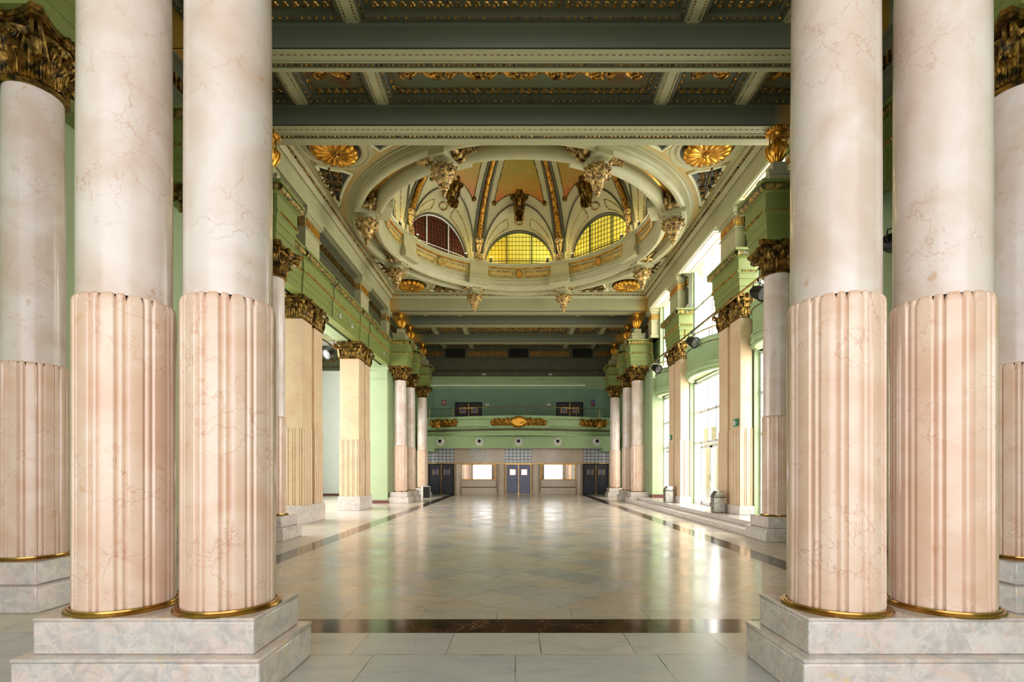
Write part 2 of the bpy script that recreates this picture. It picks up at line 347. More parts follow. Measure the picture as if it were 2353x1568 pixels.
    def poly(s, pts, z0, z1):
        n = len(pts); vs = [(x, y, z0) for x, y in pts]+[(x, y, z1) for x, y in pts]
        return s.add(vs, [tuple(range(n))[::-1], tuple(range(n, 2*n))]+[(i, (i+1)%n, n+(i+1)%n, n+i) for i in range(n)])
    def xf(s, mat, start=0):
        for i in range(start, len(s.v)): s.v[i] = tuple(mat @ Vector(s.v[i]))
        return s
    def spiral(s, o, ux, uy, r0, turns, th, sgn=1, n=5, start=0.0):
        o = Vector(o); ux = Vector(ux); uy = Vector(uy); pts = []; rs = []
        N = max(8, int(turns*11))
        for i in range(N+1):
            f_ = i/N; a = start+sgn*turns*2*PI*f_; r = r0*(1-0.85*f_)
            pts.append(o+ux*(r*math.cos(a))+uy*(r*math.sin(a))); rs.append(th*(1-0.45*f_))
        s.tube(pts, rs, n); c = o; return s.ball(c, th*1.3, 6, 4)
    def ball(s, c, r, n=8, m=5, sc=(1,1,1)):
        pr = [(r*math.sin(PI*j/m), -r*math.cos(PI*j/m)) for j in range(m+1)]; st = len(s.v)
        s.lathe([(max(a, 1e-5), b) for a, b in pr], n)
        for i in range(st, len(s.v)):
            v = s.v[i]; s.v[i] = (v[0]*sc[0]+c[0], v[1]*sc[1]+c[1], v[2]*sc[2]+c[2])
        return s
    def leaf(s, o, out, tan, h, w_, ol, up=(0,0,1), nu=8, nv=8):
        """acanthus leaf: rises along up, curls outwards, ribbed"""
        o = Vector(o); out = Vector(out).normalized(); tan = Vector(tan).normalized(); up = Vector(up); vs = []
        for j in range(nv+1):
            v = j/nv
            zz = h*(v/0.82 if v < 0.82 else 1.0-((v-0.82)/0.18)**2*0.2); oo = ol*(v**2.6)
            ww = w_*(0.62+0.38*math.sin(PI*min(1, v*1.15)))*(1-0.75*max(0, (v-0.72)/0.28)**2)*(1+0.16*(j % 2))
            for i in range(nu+1):
                u = i/nu*2-1
                q = o+up*zz+out*(oo+0.10*w_*(1-abs(u))+0.08*w_*(1 if i % 2 else -1))+tan*(u*ww/2)
                vs.append(tuple(q))
        fs = [(j*(nu+1)+i, j*(nu+1)+i+1, (j+1)*(nu+1)+i+1, (j+1)*(nu+1)+i) for j in range(nv) for i in range(nu)]
        return s.add(vs, fs)
    def build(s, name, mat, parent=None, smooth=True, bevel=0.0, ang=35, loc=None):
        me = bpy.data.meshes.new(name); me.from_pydata(s.v, [], s.f)
        mats = mat if isinstance(mat, (list, tuple)) else [mat]
        for m_ in mats: me.materials.append(M[m_] if isinstance(m_, str) else m_)
        if len(mats) > 1: me.polygons.foreach_set('material_index', s.mi)
        b = bmesh.new(); b.from_mesh(me); bmesh.ops.recalc_face_normals(b, faces=b.faces); b.to_mesh(me); b.free()
        if smooth: me.shade_smooth(); me.set_sharp_from_angle(angle=math.radians(ang))
        o = bpy.data.objects.new(name, me); COL.objects.link(o)
        if parent: o.parent = parent
        if loc: o.location = loc
        if bevel:
            md = o.modifiers.new('bevel', 'BEVEL'); md.width = bevel; md.segments = 2; md.limit_method = 'ANGLE'; md.angle_limit = 0.9
        return o
def tag(o, label, cat, group=None, kind=None):
    if kind == 'structure':
        o['kind'] = 'structure'
        if label: o['label'] = label
        return o
    o['label'] = label; o['category'] = cat
    if group: o['group'] = group
    if kind: o['kind'] = kind
    return o
def thing(name, label, cat, loc=(0,0,0), rz=0.0, group=None):
    o = bpy.data.objects.new(name, None); COL.objects.link(o); o.location = loc; o.rotation_euler = (0,0,rz); o.empty_display_size = 0.2
    return tag(o, label, cat, group)
def dup(root, loc, rz=0.0, label=None, group=None, sc=None):
    r = root.copy(); COL.objects.link(r); r.location = loc; r.rotation_euler = (0,0,rz)
    if label: r['label'] = label
    if group: r['group'] = group
    if sc: r.scale = sc
    for ch in list(root.children):
        c_ = ch.copy(); COL.objects.link(c_); c_.parent = r
        for g in ch.children:
            d = g.copy(); COL.objects.link(d); d.parent = c_
    return r
YC = 19.0      # centre of the dome along the hall
# ================================================================== SETTING: floor
mb = MB()
def quad(x0, x1, y0, y1, mi, z=0.0):
    mb.cur = mi; mb.add([(x0,y0,z),(x1,y0,z),(x1,y1,z),(x0,y1,z)], [(0,1,2,3)])
quad(-4.03, 4.03, 5.91, 35.5, 0)
for sg in (-1, 1):
    a, b = sorted((sg*4.03, sg*4.23)); quad(a, b, 5.91, 35.5, 2)
    a, b = sorted((sg*4.23, sg*4.67)); quad(a, b, 5.53, 35.5, 5)
    a, b = sorted((sg*4.67, sg*14.0)); quad(a, b, 5.06, 35.5, 1)
    a, b = sorted((sg*4.67, sg*14.0)); quad(a, b, 4.46, 5.06, 3)
quad(-4.23, 4.23, 5.53, 5.91, 2); quad(-4.67, 4.67, 5.06, 5.53, 5); quad(-4.67, 4.67, 4.46, 5.06, 3); quad(-14, 14, -6, 4.46, 4)
o = mb.build('floor', ['fl_diag', 'fl_side', 'fl_border', 'fl_slab', 'fl_front', 'strip'], smooth=False); tag(o, 'polished marble floor of diagonal tiles with dark brown bands', 'floor', kind='structure')
# ================================================================== SETTING: walls
BAYS = ((12.6, 15.1), (16.9, 20.7), (22.5, 25.0))
def wall(nm, mat, *b):
    o_ = MB().box(*b).build(nm, mat, smooth=False); tag(o_, '', '', kind='structure')
wall('wall_right', 'wall_green', 6.9, 7.4, -6, 12.6, 0, 10.9); wall('wall_right', 'wall_green', 6.9, 7.4, 25.0, 35.5, 0, 10.9)
for y0, y1 in ((15.1, 16.9), (20.7, 22.5)): wall('wall_right', 'wall_green', 6.9, 7.4, y0, y1, 0, 9.72)
wall('wall_right', 'wall_green', 6.9, 7.4, 12.6, 25.0, 9.72, 10.9)
for y0, y1 in BAYS: wall('wall_right', 'wall_green', 6.9, 7.4, y0, y1, 5.1, 6.1)
wall('wall_left', 'wall_green', -7.4, -6.9, -6, 12.6, 0, 10.9); wall('wall_left', 'wall_green', -7.4, -6.9, 25.3, 35.5, 0, 10.9); wall('wall_left', 'wall_green', -7.4, -6.9, 12.6, 25.3, 6.85, 10.9)
mb = MB(); mb.box(-7.4, 7.4, 35.5, 35.9, 3.3, 10.9); mb.box(-7.4, 7.4, 35.8, 35.9, 0, 3.3)
wb = mb.build('wall_back', 'teal', smooth=False); tag(wb, '', '', kind='structure')
# left aisle
mb = MB(); mb.box(-14, -7.4, 33.2, 33.6, 0, 9.6)
o = mb.build('wall_aisle_end', 'aisle', smooth=False); tag(o, '', '', kind='structure')
mb = MB(); mb.box(-14.2, -14, -6, 33.6, 0, 9.6)
o = mb.build('wall_aisle_side', 'aisle', smooth=False); tag(o, '', '', kind='structure')
mb = MB(); mb.box(-14, -7.4, -6, 33.6, 9.6, 9.8)
o = mb.build('ceiling_aisle', 'aisle', smooth=False); tag(o, '', '', kind='structure')
mb = MB(); mb.box(-14, -7.4, 33.14, 33.2, 0, 0.14); mb.box(-7.39, -6.88, 25.26, 25.3, 0, 0.16)
mb.box(-6.9, -6.86, -6, 12.6, 0, 0.16); mb.box(-7.4, -6.9, 12.6, 12.64, 0, 0.16)
o = mb.build('baseboard_left', 'skirt', smooth=False); tag(o, '', '', kind='structure')
mb = MB(); mb.box(6.86, 6.9, 5, 12.6, 0, 0.16); mb.box(6.84, 6.9, 25.0, 25.5, 0.3, 0.46)
o = mb.build('baseboard_right', 'skirt', smooth=False); tag(o, '', '', kind='structure')
# aisle cornice with gilt frieze on its end wall
mb = MB(); mb.sweep([(0, 8.1), (0.1, 8.2), (0.1, 8.35), (0.35, 8.45), (0.35, 9.05), (0.55, 9.15), (0.55, 9.6), (0, 9.6)], [(-14, 33.2), (-7.4, 33.2)])
tr1 = mb.build('trim_1', 'sage_dark', smooth=False); tag(tr1, '', '', kind='structure')
mb = MB(); random.seed(4)
for i in range(34):
    x = -13.9+i*0.19; mb.spiral((x, 32.83, 8.72+0.06*(-1)**i), (1,0,0), (0,0,1), 0.11, 1.3, 0.028, (-1)**i)
mb.beads([(-14, 33.2), (-7.4, 33.2)], 8.3, 0.12, 0.04, 0.12)
mb.build('gilt_frieze', 'gold_dark', tr1)
# high picture cornice on the upper walls of the entrance end and left aisle
mb = MB()
for yy in range(0, 9): mb.box(-13.9, -7.4, yy*3.6+1.0, yy*3.6+1.35, 9.25, 9.6)
o = mb.build('trim_2', 'sage', smooth=False); tag(o, '', '', kind='structure')
# ================================================================== SETTING: ceiling
# flat field around the dome: square with a round hole, then slabs over the beam bays
mb = MB(); N = 96; H = 6.4; Z0 = 10.4; vs = []; fs = []
for i in range(N):
    a = 2*PI*i/N; c_, s2 = math.cos(a), math.sin(a); k = H/max(abs(c_), abs(s2))
    vs += [(5.98*c_, YC+5.98*s2, Z0), (k*c_, YC+k*s2, Z0), (5.98*c_, YC+5.98*s2, Z0+0.3), (k*c_, YC+k*s2, Z0+0.3)]
for i in range(N):
    j = (i+1) % N; fs += [(4*i, 4*j, 4*j+1, 4*i+1), (4*i+2, 4*i+3, 4*j+3, 4*j+2), (4*i, 4*i+2, 4*j+2, 4*j)]
mb.add(vs, fs); mb.box(-7.4, 7.4, -6, 12.6, 10.85, 11.0); mb.box(-7.4, 7.4, 25.4, 35.9, 10.85, 11.0)
mb.box(-7.4, -6.4, 12.6, 25.4, 10.4, 10.8); mb.box(6.4, 7.4, 12.6, 25.4, 10.4, 10.8)
ceil = mb.build('ceiling', 'field', smooth=False); tag(ceil, '', '', kind='structure')
# ---- transverse beams
BM = [5.9, 9.95, 12.1, 25.9, 28.15, 31.9]
bl = ['nearest cross beam, over the first columns of the entrance hall', 'second broad green cross beam with gilt beading, before the dome', 'cross beam at the near edge of the dome field, urn beneath its right end',
      'cross beam at the far edge of the dome field behind two pendants', 'beam just beyond the dome, carried over the middle far columns', 'darkest far beam nearest the balcony wall']
for i, yc in enumerate(BM):
    t_ = thing('ceiling_beam', bl[i], 'beam', (0, yc, 9.6), 0, 'transverse ceiling beams')
    m = MB(); m.sweep([(-0.32, 1.3), (-0.32, 0.42), (-0.29, 0.40), (-0.29, 0.03), (-0.26, 0.0), (0.26, 0.0), (0.29, 0.03), (0.29, 0.40), (0.32, 0.42), (0.32, 1.3)], [(-6.9, 0), (6.9, 0)])
    m.build('beam_body', 'beam_shaded', t_, ang=50)
    m = MB(); m.box(-6.85, 6.85, -0.27, 0.05, -0.014, 0.0); m.box(-6.85, 6.85, 0.18, 0.27, -0.03, 0.0); m.box(-6.85, 6.85, -0.27, -0.22, -0.03, 0.0); m.box(-6.85, 6.85, 0.02, 0.05, -0.03, 0.0)
    m.build('soffit_moulding', 'beam_sage', t_, smooth=False)
    m = MB(); m.beads([(-6.5, 0.115), (6.5, 0.115)], -0.01, 0, 0.05, 0.10, sz=0.035, zr=0.035); m.beads([(-6.5, -0.13), (6.5, -0.13)], -0.016, 0, 0.012, 0.13, sz=0.05, zr=0.010)
    m.build('gilt_beading', 'gold_dark', t_)
# ---- coffers between beams
RX = [(-6.35, -5.22), (-4.88, -3.37), (-3.03, 3.03), (3.37, 4.88), (5.22, 6.35)]
pos = ['outer left', 'inner left', 'wide middle', 'inner right', 'outer right']
BB = [(6.22, 9.63, 'between the first two beams above the entrance'), (10.27, 11.78, 'between the two beams just before the dome'), (26.22, 27.83, 'between the two beams just beyond the dome'), (28.47, 31.58, 'over the far columns'), (32.22, 35.45, 'against the balcony wall')]
for bi, (y0, y1, bt) in enumerate(BB):
    m = MB()
    for cx in (-5.05, -3.2, 3.2, 5.05):
        m.box(cx-0.17, cx+0.17, y0-0.02, y1+0.02, 10.06, 10.9); m.box(cx-0.12, cx+0.12, y0, y1, 10.03, 10.06)
    o = m.build('trim_%d' % (3+bi), 'sage', smooth=False); tag(o, '', '', kind='structure')
    m = MB()
    for cx in (-5.05, -3.2, 3.2, 5.05):
        for d in (-0.095, 0.095): m.beads([(cx+d, y0+0.05), (cx+d, y1-0.05)], 10.03, 0, 0.02, 0.06, zr=0.02)
    m.build('gilt_beading', 'gold_dark', o)
    for ci, (x0, x1) in enumerate(RX):
        t_ = thing('ceiling_coffer', '%s ceiling coffer with gilt scrollwork, %s' % (pos[ci], bt), 'coffer', ((x0+x1)/2, (y0+y1)/2, 10.5), 0, 'sunken ceiling coffers')
        hx, hy = (x1-x0)/2, (y1-y0)/2; loop = [(-hx,-hy), (-hx,hy), (hx,hy), (hx,-hy)]   # clockwise: right side is inwards
        m = MB(); m.sweep([(0, -0.46), (0.05, -0.45), (0.05, -0.40), (0.03, -0.39), (0.08, -0.33), (0.12, -0.32), (0.12, -0.30), (0.20, -0.28), (0.20, -0.25), (0.24, -0.235), (0.24, -0.2), (0.0, 0.0)], loop, True)
        m.build('coffer_frame', 'sage_dark', t_, ang=50)
        m = MB(); m.box(-hx+0.2, hx-0.2, -hy+0.2, hy-0.2, -0.24, -0.16); m.build('coffer_panel', 'coffer', t_, smooth=False)
        m = MB(); m.beads(loop, -0.425, 0.06, 0.028, 0.13, True, sz=0.032, zr=0.028)
        L_ = loop
        for q in range(4):
            a = Vector(L_[q]); b = Vector(L_[(q+1)%4]); d = b-a; ln = d.length; d /= ln; nn = Vector((d.y, -d.x)); k = max(2, int((ln-0.4)/0.17))
            if True:
                for e in range(k):
                    c_ = a+d*(0.2+(e+0.5)*(ln-0.4)/k)+nn*0.21
                    m.spiral((c_.x-nn.x*0.05, c_.y-nn.y*0.05, -0.29), (d.x, d.y, 0), (nn.x*0.7, nn.y*0.7, 0.6), 0.075, 0.8, 0.022, 1, 4)
        m.build('egg_and_dart', 'gold', t_)
        m = MB(); k = max(1, int(round((2*hx-0.8)/0.95)))
        for e in range(k):
            cx = -hx+0.4+(e+0.5)*(2*hx-0.8)/k; wd = (2*hx-0.8)/k
            for yy in ([0] if hy < 1 else [-hy*0.45, hy*0.55]):
                m.ball((cx, yy, -0.26), 0.07, 8, 5, (1, 1.3, 0.8))
                for sg in (-1, 1):
                    m.spiral((cx+sg*wd*0.2, yy, -0.26), (1,0,0), (0,1,0), 0.17, 1.4, 0.035, sg, 5, 0.6)
                    m.spiral((cx+sg*wd*0.38, yy+0.1, -0.26), (1,0,0), (0,1,0), 0.15, 1.3, 0.03, -sg, 5, 2.0)
                    for ang in (-1.1, -0.5, 0.1, 0.8):
                        dd = Vector((sg*math.cos(ang), math.sin(ang), 0)); m.leaf((cx+sg*0.06, yy, -0.26), (0,0,-1), (-dd.y, dd.x, 0), 0.34, 0.11, 0.05, dd, 4, 4)
        m.build('gilt_scrollwork', 'gold', t_)
# ---- long side beams of the dome field with beading, right and left
sq = [(-6.4, 12.6), (-6.4, 25.4), (6.4, 25.4), (6.4, 12.6)]
for sg, nm in ((-1, 'left'), (1, 'right')):
    t_ = thing('ceiling_side_beam', 'long %s-hand cornice beam of the dome field with gilt beading' % nm, 'beam', (sg*6.4, YC, 9.6), 0, 'long beams beside the dome')
    m = MB(); a, b = sorted((0, sg*1.0)); m.box(a, b, -6.4, 6.4, 0, 0.8); m.build('beam_body', 'sage', t_, smooth=False)
    pth = [(0, -6.4), (0, 6.4)] if sg < 0 else [(0, 6.4), (0, -6.4)]
    m = MB(); m.sweep([(0, 0.78), (0.28, 0.78), (0.26, 0.72), (0.20, 0.70), (0.14, 0.60), (0.10, 0.58), (0.08, 0.52), (0.0, 0.50)], pth)
    m.sweep([(0, 0.06), (0.03, 0.05), (0.03, 0.0), (0, -0.02)], pth); m.build('crown_moulding', 'sage', t_, ang=50)
    m = MB(); m.beads(pth, 0.66, 0.20, 0.05, 0.12, zr=0.05); m.beads(pth, 0.50, 0.07, 0.014, 0.12, zr=0.014); m.build('gilt_beading', 'gold_dark', t_)
for sg, nm in ((-1, 'near'), (1, 'far')):
    t_ = thing('dome_field_cornice', '%s edge cornice of the dome field with gilt beading' % nm, 'cornice', (0, YC+sg*6.4, 9.6), 0, 'cross cornices beside the dome')
    pth = [(-6.4, 0), (6.4, 0)] if sg > 0 else [(6.4, 0), (-6.4, 0)]
    m = MB(); m.sweep([(0, 0.78), (0.28, 0.78), (0.26, 0.72), (0.20, 0.70), (0.14, 0.60), (0.10, 0.58), (0.08, 0.52), (0.0, 0.50), (-0.18, 0.5), (-0.18, 0.78)], pth)
    m.box(-6.4, 6.4, *sorted((0, sg*0.2)), 0.02, 0.5)
    m.build('crown_moulding', 'beam_sage', t_, ang=50)
    m = MB(); m.beads(pth, 0.66, 0.20, 0.05, 0.12, zr=0.05); m.beads(pth, 0.50, 0.07, 0.014, 0.12, zr=0.014); m.build('gilt_beading', 'gold_dark', t_)
# ================================================================== entablature runs
EP = [(0, 6.85), (0.0, 7.05), (0.02, 7.06), (0.02, 7.26), (0.04, 7.27), (0.04, 7.40), (0.09, 7.44), (0.09, 7.50), (0.06, 7.52), (0.06, 7.86), (0.12, 7.90), (0.12, 8.04), (0.2, 8.05), (0.2, 8.12), (-0.35, 8.12)]
def entab(name, label, path, group='green entablatures', soffit=True, cols=(), cols_sx=0):
    t_ = thing(name, label, 'entablature', (path[0][0], path[0][1], 6.85), 0, group)
    ox, oy = path[0]; P = [(x-ox, y-oy) for x, y in path]; PR = [(u, z-6.85) for u, z in EP]
    m = MB(); m.sweep([(-0.3, 0)]+PR[:-1]+[(-0.3, 1.27)], P, cap=False)
    for cy in cols: m.box(*sorted((cols_sx*5.62-ox, cols_sx*6.6-ox)), cy-oy-0.42, cy-oy+0.42, 0.004, 0.03); m.box(*sorted((cols_sx*5.62-ox, cols_sx*6.6-ox)), cy-oy-0.42, cy-oy+0.42, 1.2, 1.265)
    m.build('architrave_and_frieze', 'green', t_, ang=50)
    m = MB(); m.beads(P, 0.62, 0.10, 0.035, 0.075, zr=0.035); m.build('gilt_bead_row', 'gold', t_)
    m = MB(); m.rope(P, 1.125, 0.14, 0.085); m.build('gadrooned_cornice', 'gold_cornice', t_)
    return t_
def colpath(sx, ys, y0, y1, sg):
    p = [(sx*6.6, y0)]
    for y in ys: p += [(sx*6.6, y-0.46), (sx*5.56, y-0.46), (sx*5.56, y+0.46), (sx*6.6, y+0.46)]
    p.append((sx*6.6, y1)); return p if sg > 0 else p[::-1]
NEARC = (6.2, 9.75, 12.05); FARC = (25.9, 28.1, 31.9)
entab('entablature', 'left entablature stepping out over the entrance hall columns', colpath(-1, NEARC, 3.0, 12.62, 1), cols=NEARC, cols_sx=-1)
entab('entablature', 'right entablature stepping out over the entrance hall columns', colpath(1, NEARC, 3.0, 12.62, -1), cols=NEARC, cols_sx=1)
entab('entablature', 'left entablature stepping out over the far columns by the balcony', colpath(-1, FARC, 25.3, 35.5, 1), cols=FARC, cols_sx=-1)
entab('entablature', 'right entablature stepping out over the far columns by the balcony', colpath(1, FARC, 25.0, 35.5, -1), cols=FARC, cols_sx=1)
entab('entablature', 'long straight green entablature over the left aisle piers', [(-6.46, 12.52), (-6.46, 15.1), (-6.42, 15.1), (-6.42, 17.0), (-6.46, 17.0), (-6.46, 20.6), (-6.42, 20.6), (-6.42, 22.5), (-6.46, 22.5), (-6.46, 25.43)])
for y0, y1, nm in ((15.08, 16.96, 'nearer'), (20.62, 22.5, 'farther')):
    entab('entablature', 'green entablature block over the %s right-hand pier between windows' % nm, [(6.95, y1), (6.46, y1), (6.46, y0), (6.95, y0)], soffit=False)
    # filling core
# ---- attic storey above the entablatures
def attic(sx, y0, y1, label, pil, win):
    t_ = thing('attic_wall', label, 'attic wall', (sx*6.9, y0, 8.12), 0, 'attic walls above the entablature')
    L_ = y1-y0; pth = [(0, 0), (0, L_)] if sx < 0 else [(0, L_), (0, 0)]
    m = MB()
    m.sweep([(-0.05, 0), (0.22, 0), (0.22, 0.12), (0.16, 0.16), (0.16, 0.2), (0.1, 0.22), (0.1, 0.86), (0.16, 0.90), (0.16, 0.94), (0.1, 0.97), (0.1, 1.28), (0.2, 1.36), (0.3, 1.40), (0.3, 1.48), (-0.05, 1.48)], pth)
    m.build('attic_body', 'sage_dark', t_, ang=50)
    m = MB(); k = int(L_/0.13)
    for i in range(k):
        y = (i+0.5)*L_/k; a, b = sorted((-sx*0.1, -sx*0.145)); m.box(a, b, y-0.032, y+0.032, 1.02, 1.26)
    m.build('fluted_frieze', 'gold_dark', t_, smooth=False)
    return t_
def attic_pier(sx, y0, y1, label):
    t_ = thing('attic_pilaster', label, 'pilaster', (sx*6.9, (y0+y1)/2, 8.12), 0, 'attic pilasters')
    h = (y1-y0)/2; d = -sx*0.40; a, b = sorted((0, d)); e = 0.05
    m = MB(); m.box(a, b, -h, h, 0, 1.48)
    a2, b2 = sorted((0, d-sx*e)); m.box(a2, b2, -h-e, h+e, 0, 0.16); m.box(a2, b2, -h-e, h+e, 1.22, 1.30); m.box(a2, b2, -h-e, h+e, 0.84, 0.88)
    a3, b3 = sorted((0, d-sx*0.1)); m.box(a3, b3, -h-0.1, h+0.1, 1.30, 1.48)
    m.build('pilaster_body', 'sage', t_, smooth=False, bevel=0.012)
    m = MB(); k = 6
    for q in range(5): x = d*(q+0.5)/5; m.box(x-0.02, x+0.02, -h-0.02, -h, 0.93, 1.18); 
    for q in range(int(2*h/0.12)):
        y = -h+(q+0.5)*0.12; a4, b4 = sorted((d, d-sx*0.02)); m.box(a4, b4, y-0.03, y+0.03, 0.93, 1.18)
    m.build('gilt_flutes', 'gold_smooth', t_, smooth=False)
    return t_
for y0, y1, nm in ((12.62, 15.1, 'nearest'), (17.0, 20.6, 'middle'), (22.5, 25.4, 'farthest')):
    attic(-1, y0, y1, 'dark olive attic wall over the left aisle, %s stretch' % nm, None, None)
for sx, sn in ((-1, 'left'), (1, 'right')):
    attic(sx, 3.0, 12.3, 'attic wall above the %s entrance hall columns' % sn, None, None)
    attic(sx, 25.75, 35.5, 'attic wall above the %s far columns' % sn, None, None)
    for y0, y1, nm in ((15.5, 16.6, 'nearer'), (21.0, 22.1, 'farther')):
        attic_pier(sx, y0, y1, 'attic pilaster with gilt flutes above the %s %s-hand pier' % (nm, sn))
    for y0, y1, nm in ((12.3, 12.62, 'near'), (25.15, 25.75, 'far')):
        attic_pier(sx, y0, y1, 'attic pilaster with gilt flutes at the %s %s corner of the dome field' % (nm, sn))
for nm, y0, y1, sd in (('nearer', 15.1, 15.5, 'near'), ('nearer', 16.6, 17.0, 'far'), ('farther', 20.6, 21.0, 'near'), ('farther', 22.1, 22.5, 'far')):
    for sx, sn in ((-1, 'left'), (1, 'right')):
        attic(sx, y0, y1, 'narrow attic wall strip on the %s side of the %s %s-hand attic pilaster' % (sd, nm, sn), None, None)
# green end pilasters of the side walls
for sx, yy, z0, sn, yn in ((-1, 25.52, 0, 'left', 'far'), (1, 25.22, 0.3, 'right', 'far'), (-1, 12.37, 0, 'left', 'near'), (1, 12.37, 0, 'right', 'near')):
    t_ = thing('wall_pilaster', 'light green painted pilaster at the %s %s corner behind the column' % (yn, sn), 'pilaster', (sx*6.95, yy, z0), 0, 'green corner pilasters')
    m = MB(); m.box(-0.45, 0.45, -0.25, 0.25, 0, 6.1-z0); m.box(-0.48, 0.48, -0.28, 0.28, 6.1-z0, 6.16-z0); m.box(-0.44, 0.44, -0.24, 0.24, 6.16-z0, 6.85-z0); m.box(-0.49, 0.49, -0.29, 0.29, 6.62-z0, 6.74-z0)
    m.build('pilaster_shaft', 'wall_green', t_, smooth=False, bevel=0.01)
    m = MB(); m.box(-0.47, 0.47, -0.27, 0.27, 0, 0.16); m.build('plinth', 'skirt', t_, smooth=False)
# ================================================================== CAPITALS / COLUMNS
def capital_mesh(m):
    """round corinthian capital, z 0..0.70"""
    m.lathe([(0.285, 0), (0.325, 0.005), (0.345, 0.03), (0.325, 0.055), (0.30, 0.065), (0.295, 0.3), (0.32, 0.48), (0.39, 0.6)], 28)
    for row, (h, w_, ol, n, r) in enumerate(((0.27, 0.19, 0.13, 10, 0.305), (0.46, 0.21, 0.15, 10, 0.30))):
        for i in range(n):
            a = 2*PI*(i+0.5*row)/n; d = Vector((math.cos(a), math.sin(a), 0)); m.leaf(d*r+Vector((0,0,0.07)), d, (-d.y, d.x, 0), h, w_, ol)
            m.tube([d*(r+0.02)+Vector((0,0,0.08)), d*(r+0.035)+Vector((0,0,0.08+h*0.6)), d*(r+0.02+ol)+Vector((0,0,0.07+h*0.96))], 0.012, 4)
    for i in range(4):
        a = PI/4+i*PI/2; d = Vector((math.cos(a), math.sin(a), 0)); tn = Vector((-d.y, d.x, 0))
        for sg in (-1, 1):
            p = [d*0.31+tn*0.12*sg+Vector((0,0,0.30)), d*0.40+tn*0.08*sg+Vector((0,0,0.46)), d*0.50+tn*0.04*sg+Vector((0,0,0.57)), d*0.57+tn*0.03*sg+Vector((0,0,0.59))]
            m.tube(p, [0.018, 0.025, 0.028, 0.026], 6); m.spiral(d*0.555+tn*0.03*sg+Vector((0,0,0.51)), d, (0,0,1), 0.085, 1.6, 0.024, -1, 6, PI/2)
        m.leaf(d*0.40+Vector((0,0,0.30)), d, tn, 0.2, 0.12, 0.13, nu=4, nv=5)
        a2 = i*PI/2; d = Vector((math.cos(a2), math.sin(a2), 0)); tn = Vector((-d.y, d.x, 0))
        for sg in (-1, 1): m.spiral(d*0.37+tn*0.09*sg+Vector((0,0,0.50)), tn*sg, (0,0,1), 0.065, 1.4, 0.018, -1, 5, PI/2)
        m.ball(d*0.43+Vector((0,0,0.64)), 0.065, 8, 5)
        for k in range(6):
            b = 2*PI*k/6; m.ball(d*0.45+tn*(0.055*math.cos(b))+Vector((0,0,0.64+0.055*math.sin(b))), 0.03, 6, 4)
def abacus_pts(hc=0.52, mid=0.40, cut=0.07, n=8):
    pts = []
    for i in range(4):
        a = i*PI/2; c_, s2 = math.cos(a), math.sin(a); loc = []
        for k in range(n+1):
            y = -(hc-cut)+2*(hc-cut)*k/n; f_ = y/(hc-cut); x = mid+(hc-mid)*f_*f_; loc.append((x, y))
        pts += [(x*c_-y*s2, x*s2+y*c_) for x, y in loc]
    return pts
def flute_r(a, n=12):
    """radius offset of the reeded drum: wide convex band, groove, narrow reed, groove"""
    f_ = (a/(2*PI)*n) % 1.0
    if f_ < 0.62:
        u = abs(f_-0.31)/0.31; return 0.0 if u < 0.86 else -0.010*(u-0.86)/0.14
    if f_ < 0.68: return -0.020
    if f_ < 0.94:
        u = abs(f_-0.81)/0.13; return -0.003-0.011*u*u
    return -0.020
def make_column(label, paired=False, group='marble columns'):
    t_ = thing('marble_column', label, 'column', (0,0,0), 0, group)
    zb = 0.56
    if not paired:
        for nm, hw, z0, z1 in (('pedestal_lower_tier', 0.52, 0.0, 0.30), ('pedestal_upper_tier', 0.44, 0.30, 0.56)):
            m = MB(); m.box(-hw, hw, -hw, hw, z0, z1); m.build(nm, 'base', t_, bevel=0.02, ang=60)
    m = MB(); m.lathe([(0.335, 0), (0.372, 0.0), (0.378, 0.012), (0.37, 0.024), (0.352, 0.026), (0.350, 0.038), (0.335, 0.04)], 48, (0,0,zb)); m.build('brass_base_ring', 'brass', t_)
    n = 12*20; prof = [(0.326, 0.0), (0.329, 0.004), (0.329, 0.6), (0.329, 1.2), (0.329, 1.8), (0.329, 2.265), (0.327, 2.295), (0.321, 2.315), (0.308, 2.33), (0.295, 2.332)]
    m = MB(); vs = []
    for (r, z) in prof:
        for i in range(n):
            a = 2*PI*i/n; off = flute_r(a)
            if z > 2.2:
                f_ = (a/(2*PI)*12) % 1.0; zz = z
                if f_ < 0.62: u = abs(f_-0.31)/0.31; zz = z-0.05*max(0, u-0.55)**2/0.2*(1 if z > 2.28 else 0.3)
            else: zz = z
            k = 1.0 if z < 2.3 else 0.4
            rr = r+off*k; vs.append((rr*math.cos(a), rr*math.sin(a), zb+zz))
    fs = [(j*n+i, j*n+(i+1)%n, (j+1)*n+(i+1)%n, (j+1)*n+i) for j in range(len(prof)-1) for i in range(n)]
    fs += [tuple(range(n))[::-1], tuple((len(prof)-1)*n+i for i in range(n))]
    m.add(vs, fs); m.build('fluted_drum', 'drum', t_, ang=28)
    m = MB(); m.lathe([(0.304, 2.88), (0.304, 3.6), (0.302, 4.4), (0.298, 5.2), (0.290, 5.8), (0.286, 6.16)], 64); m.build('shaft', 'shaft', t_)
    m = MB(); capital_mesh(m); cp = m.build('capital', 'gold_dark', t_, ang=50, loc=(0,0,6.15))
    m = MB(); m.poly(abacus_pts(), 0.60, 0.635); m.poly([(x*1.05, y*1.05) for x, y in abacus_pts()], 0.635, 0.70); m.build('abacus', 'gold_dark', cp, ang=50)
    return t_
proto = make_column('tall column left of the others, standing nearest the left edge behind the paired columns')
proto.location = (-6.0, 6.25, 0)
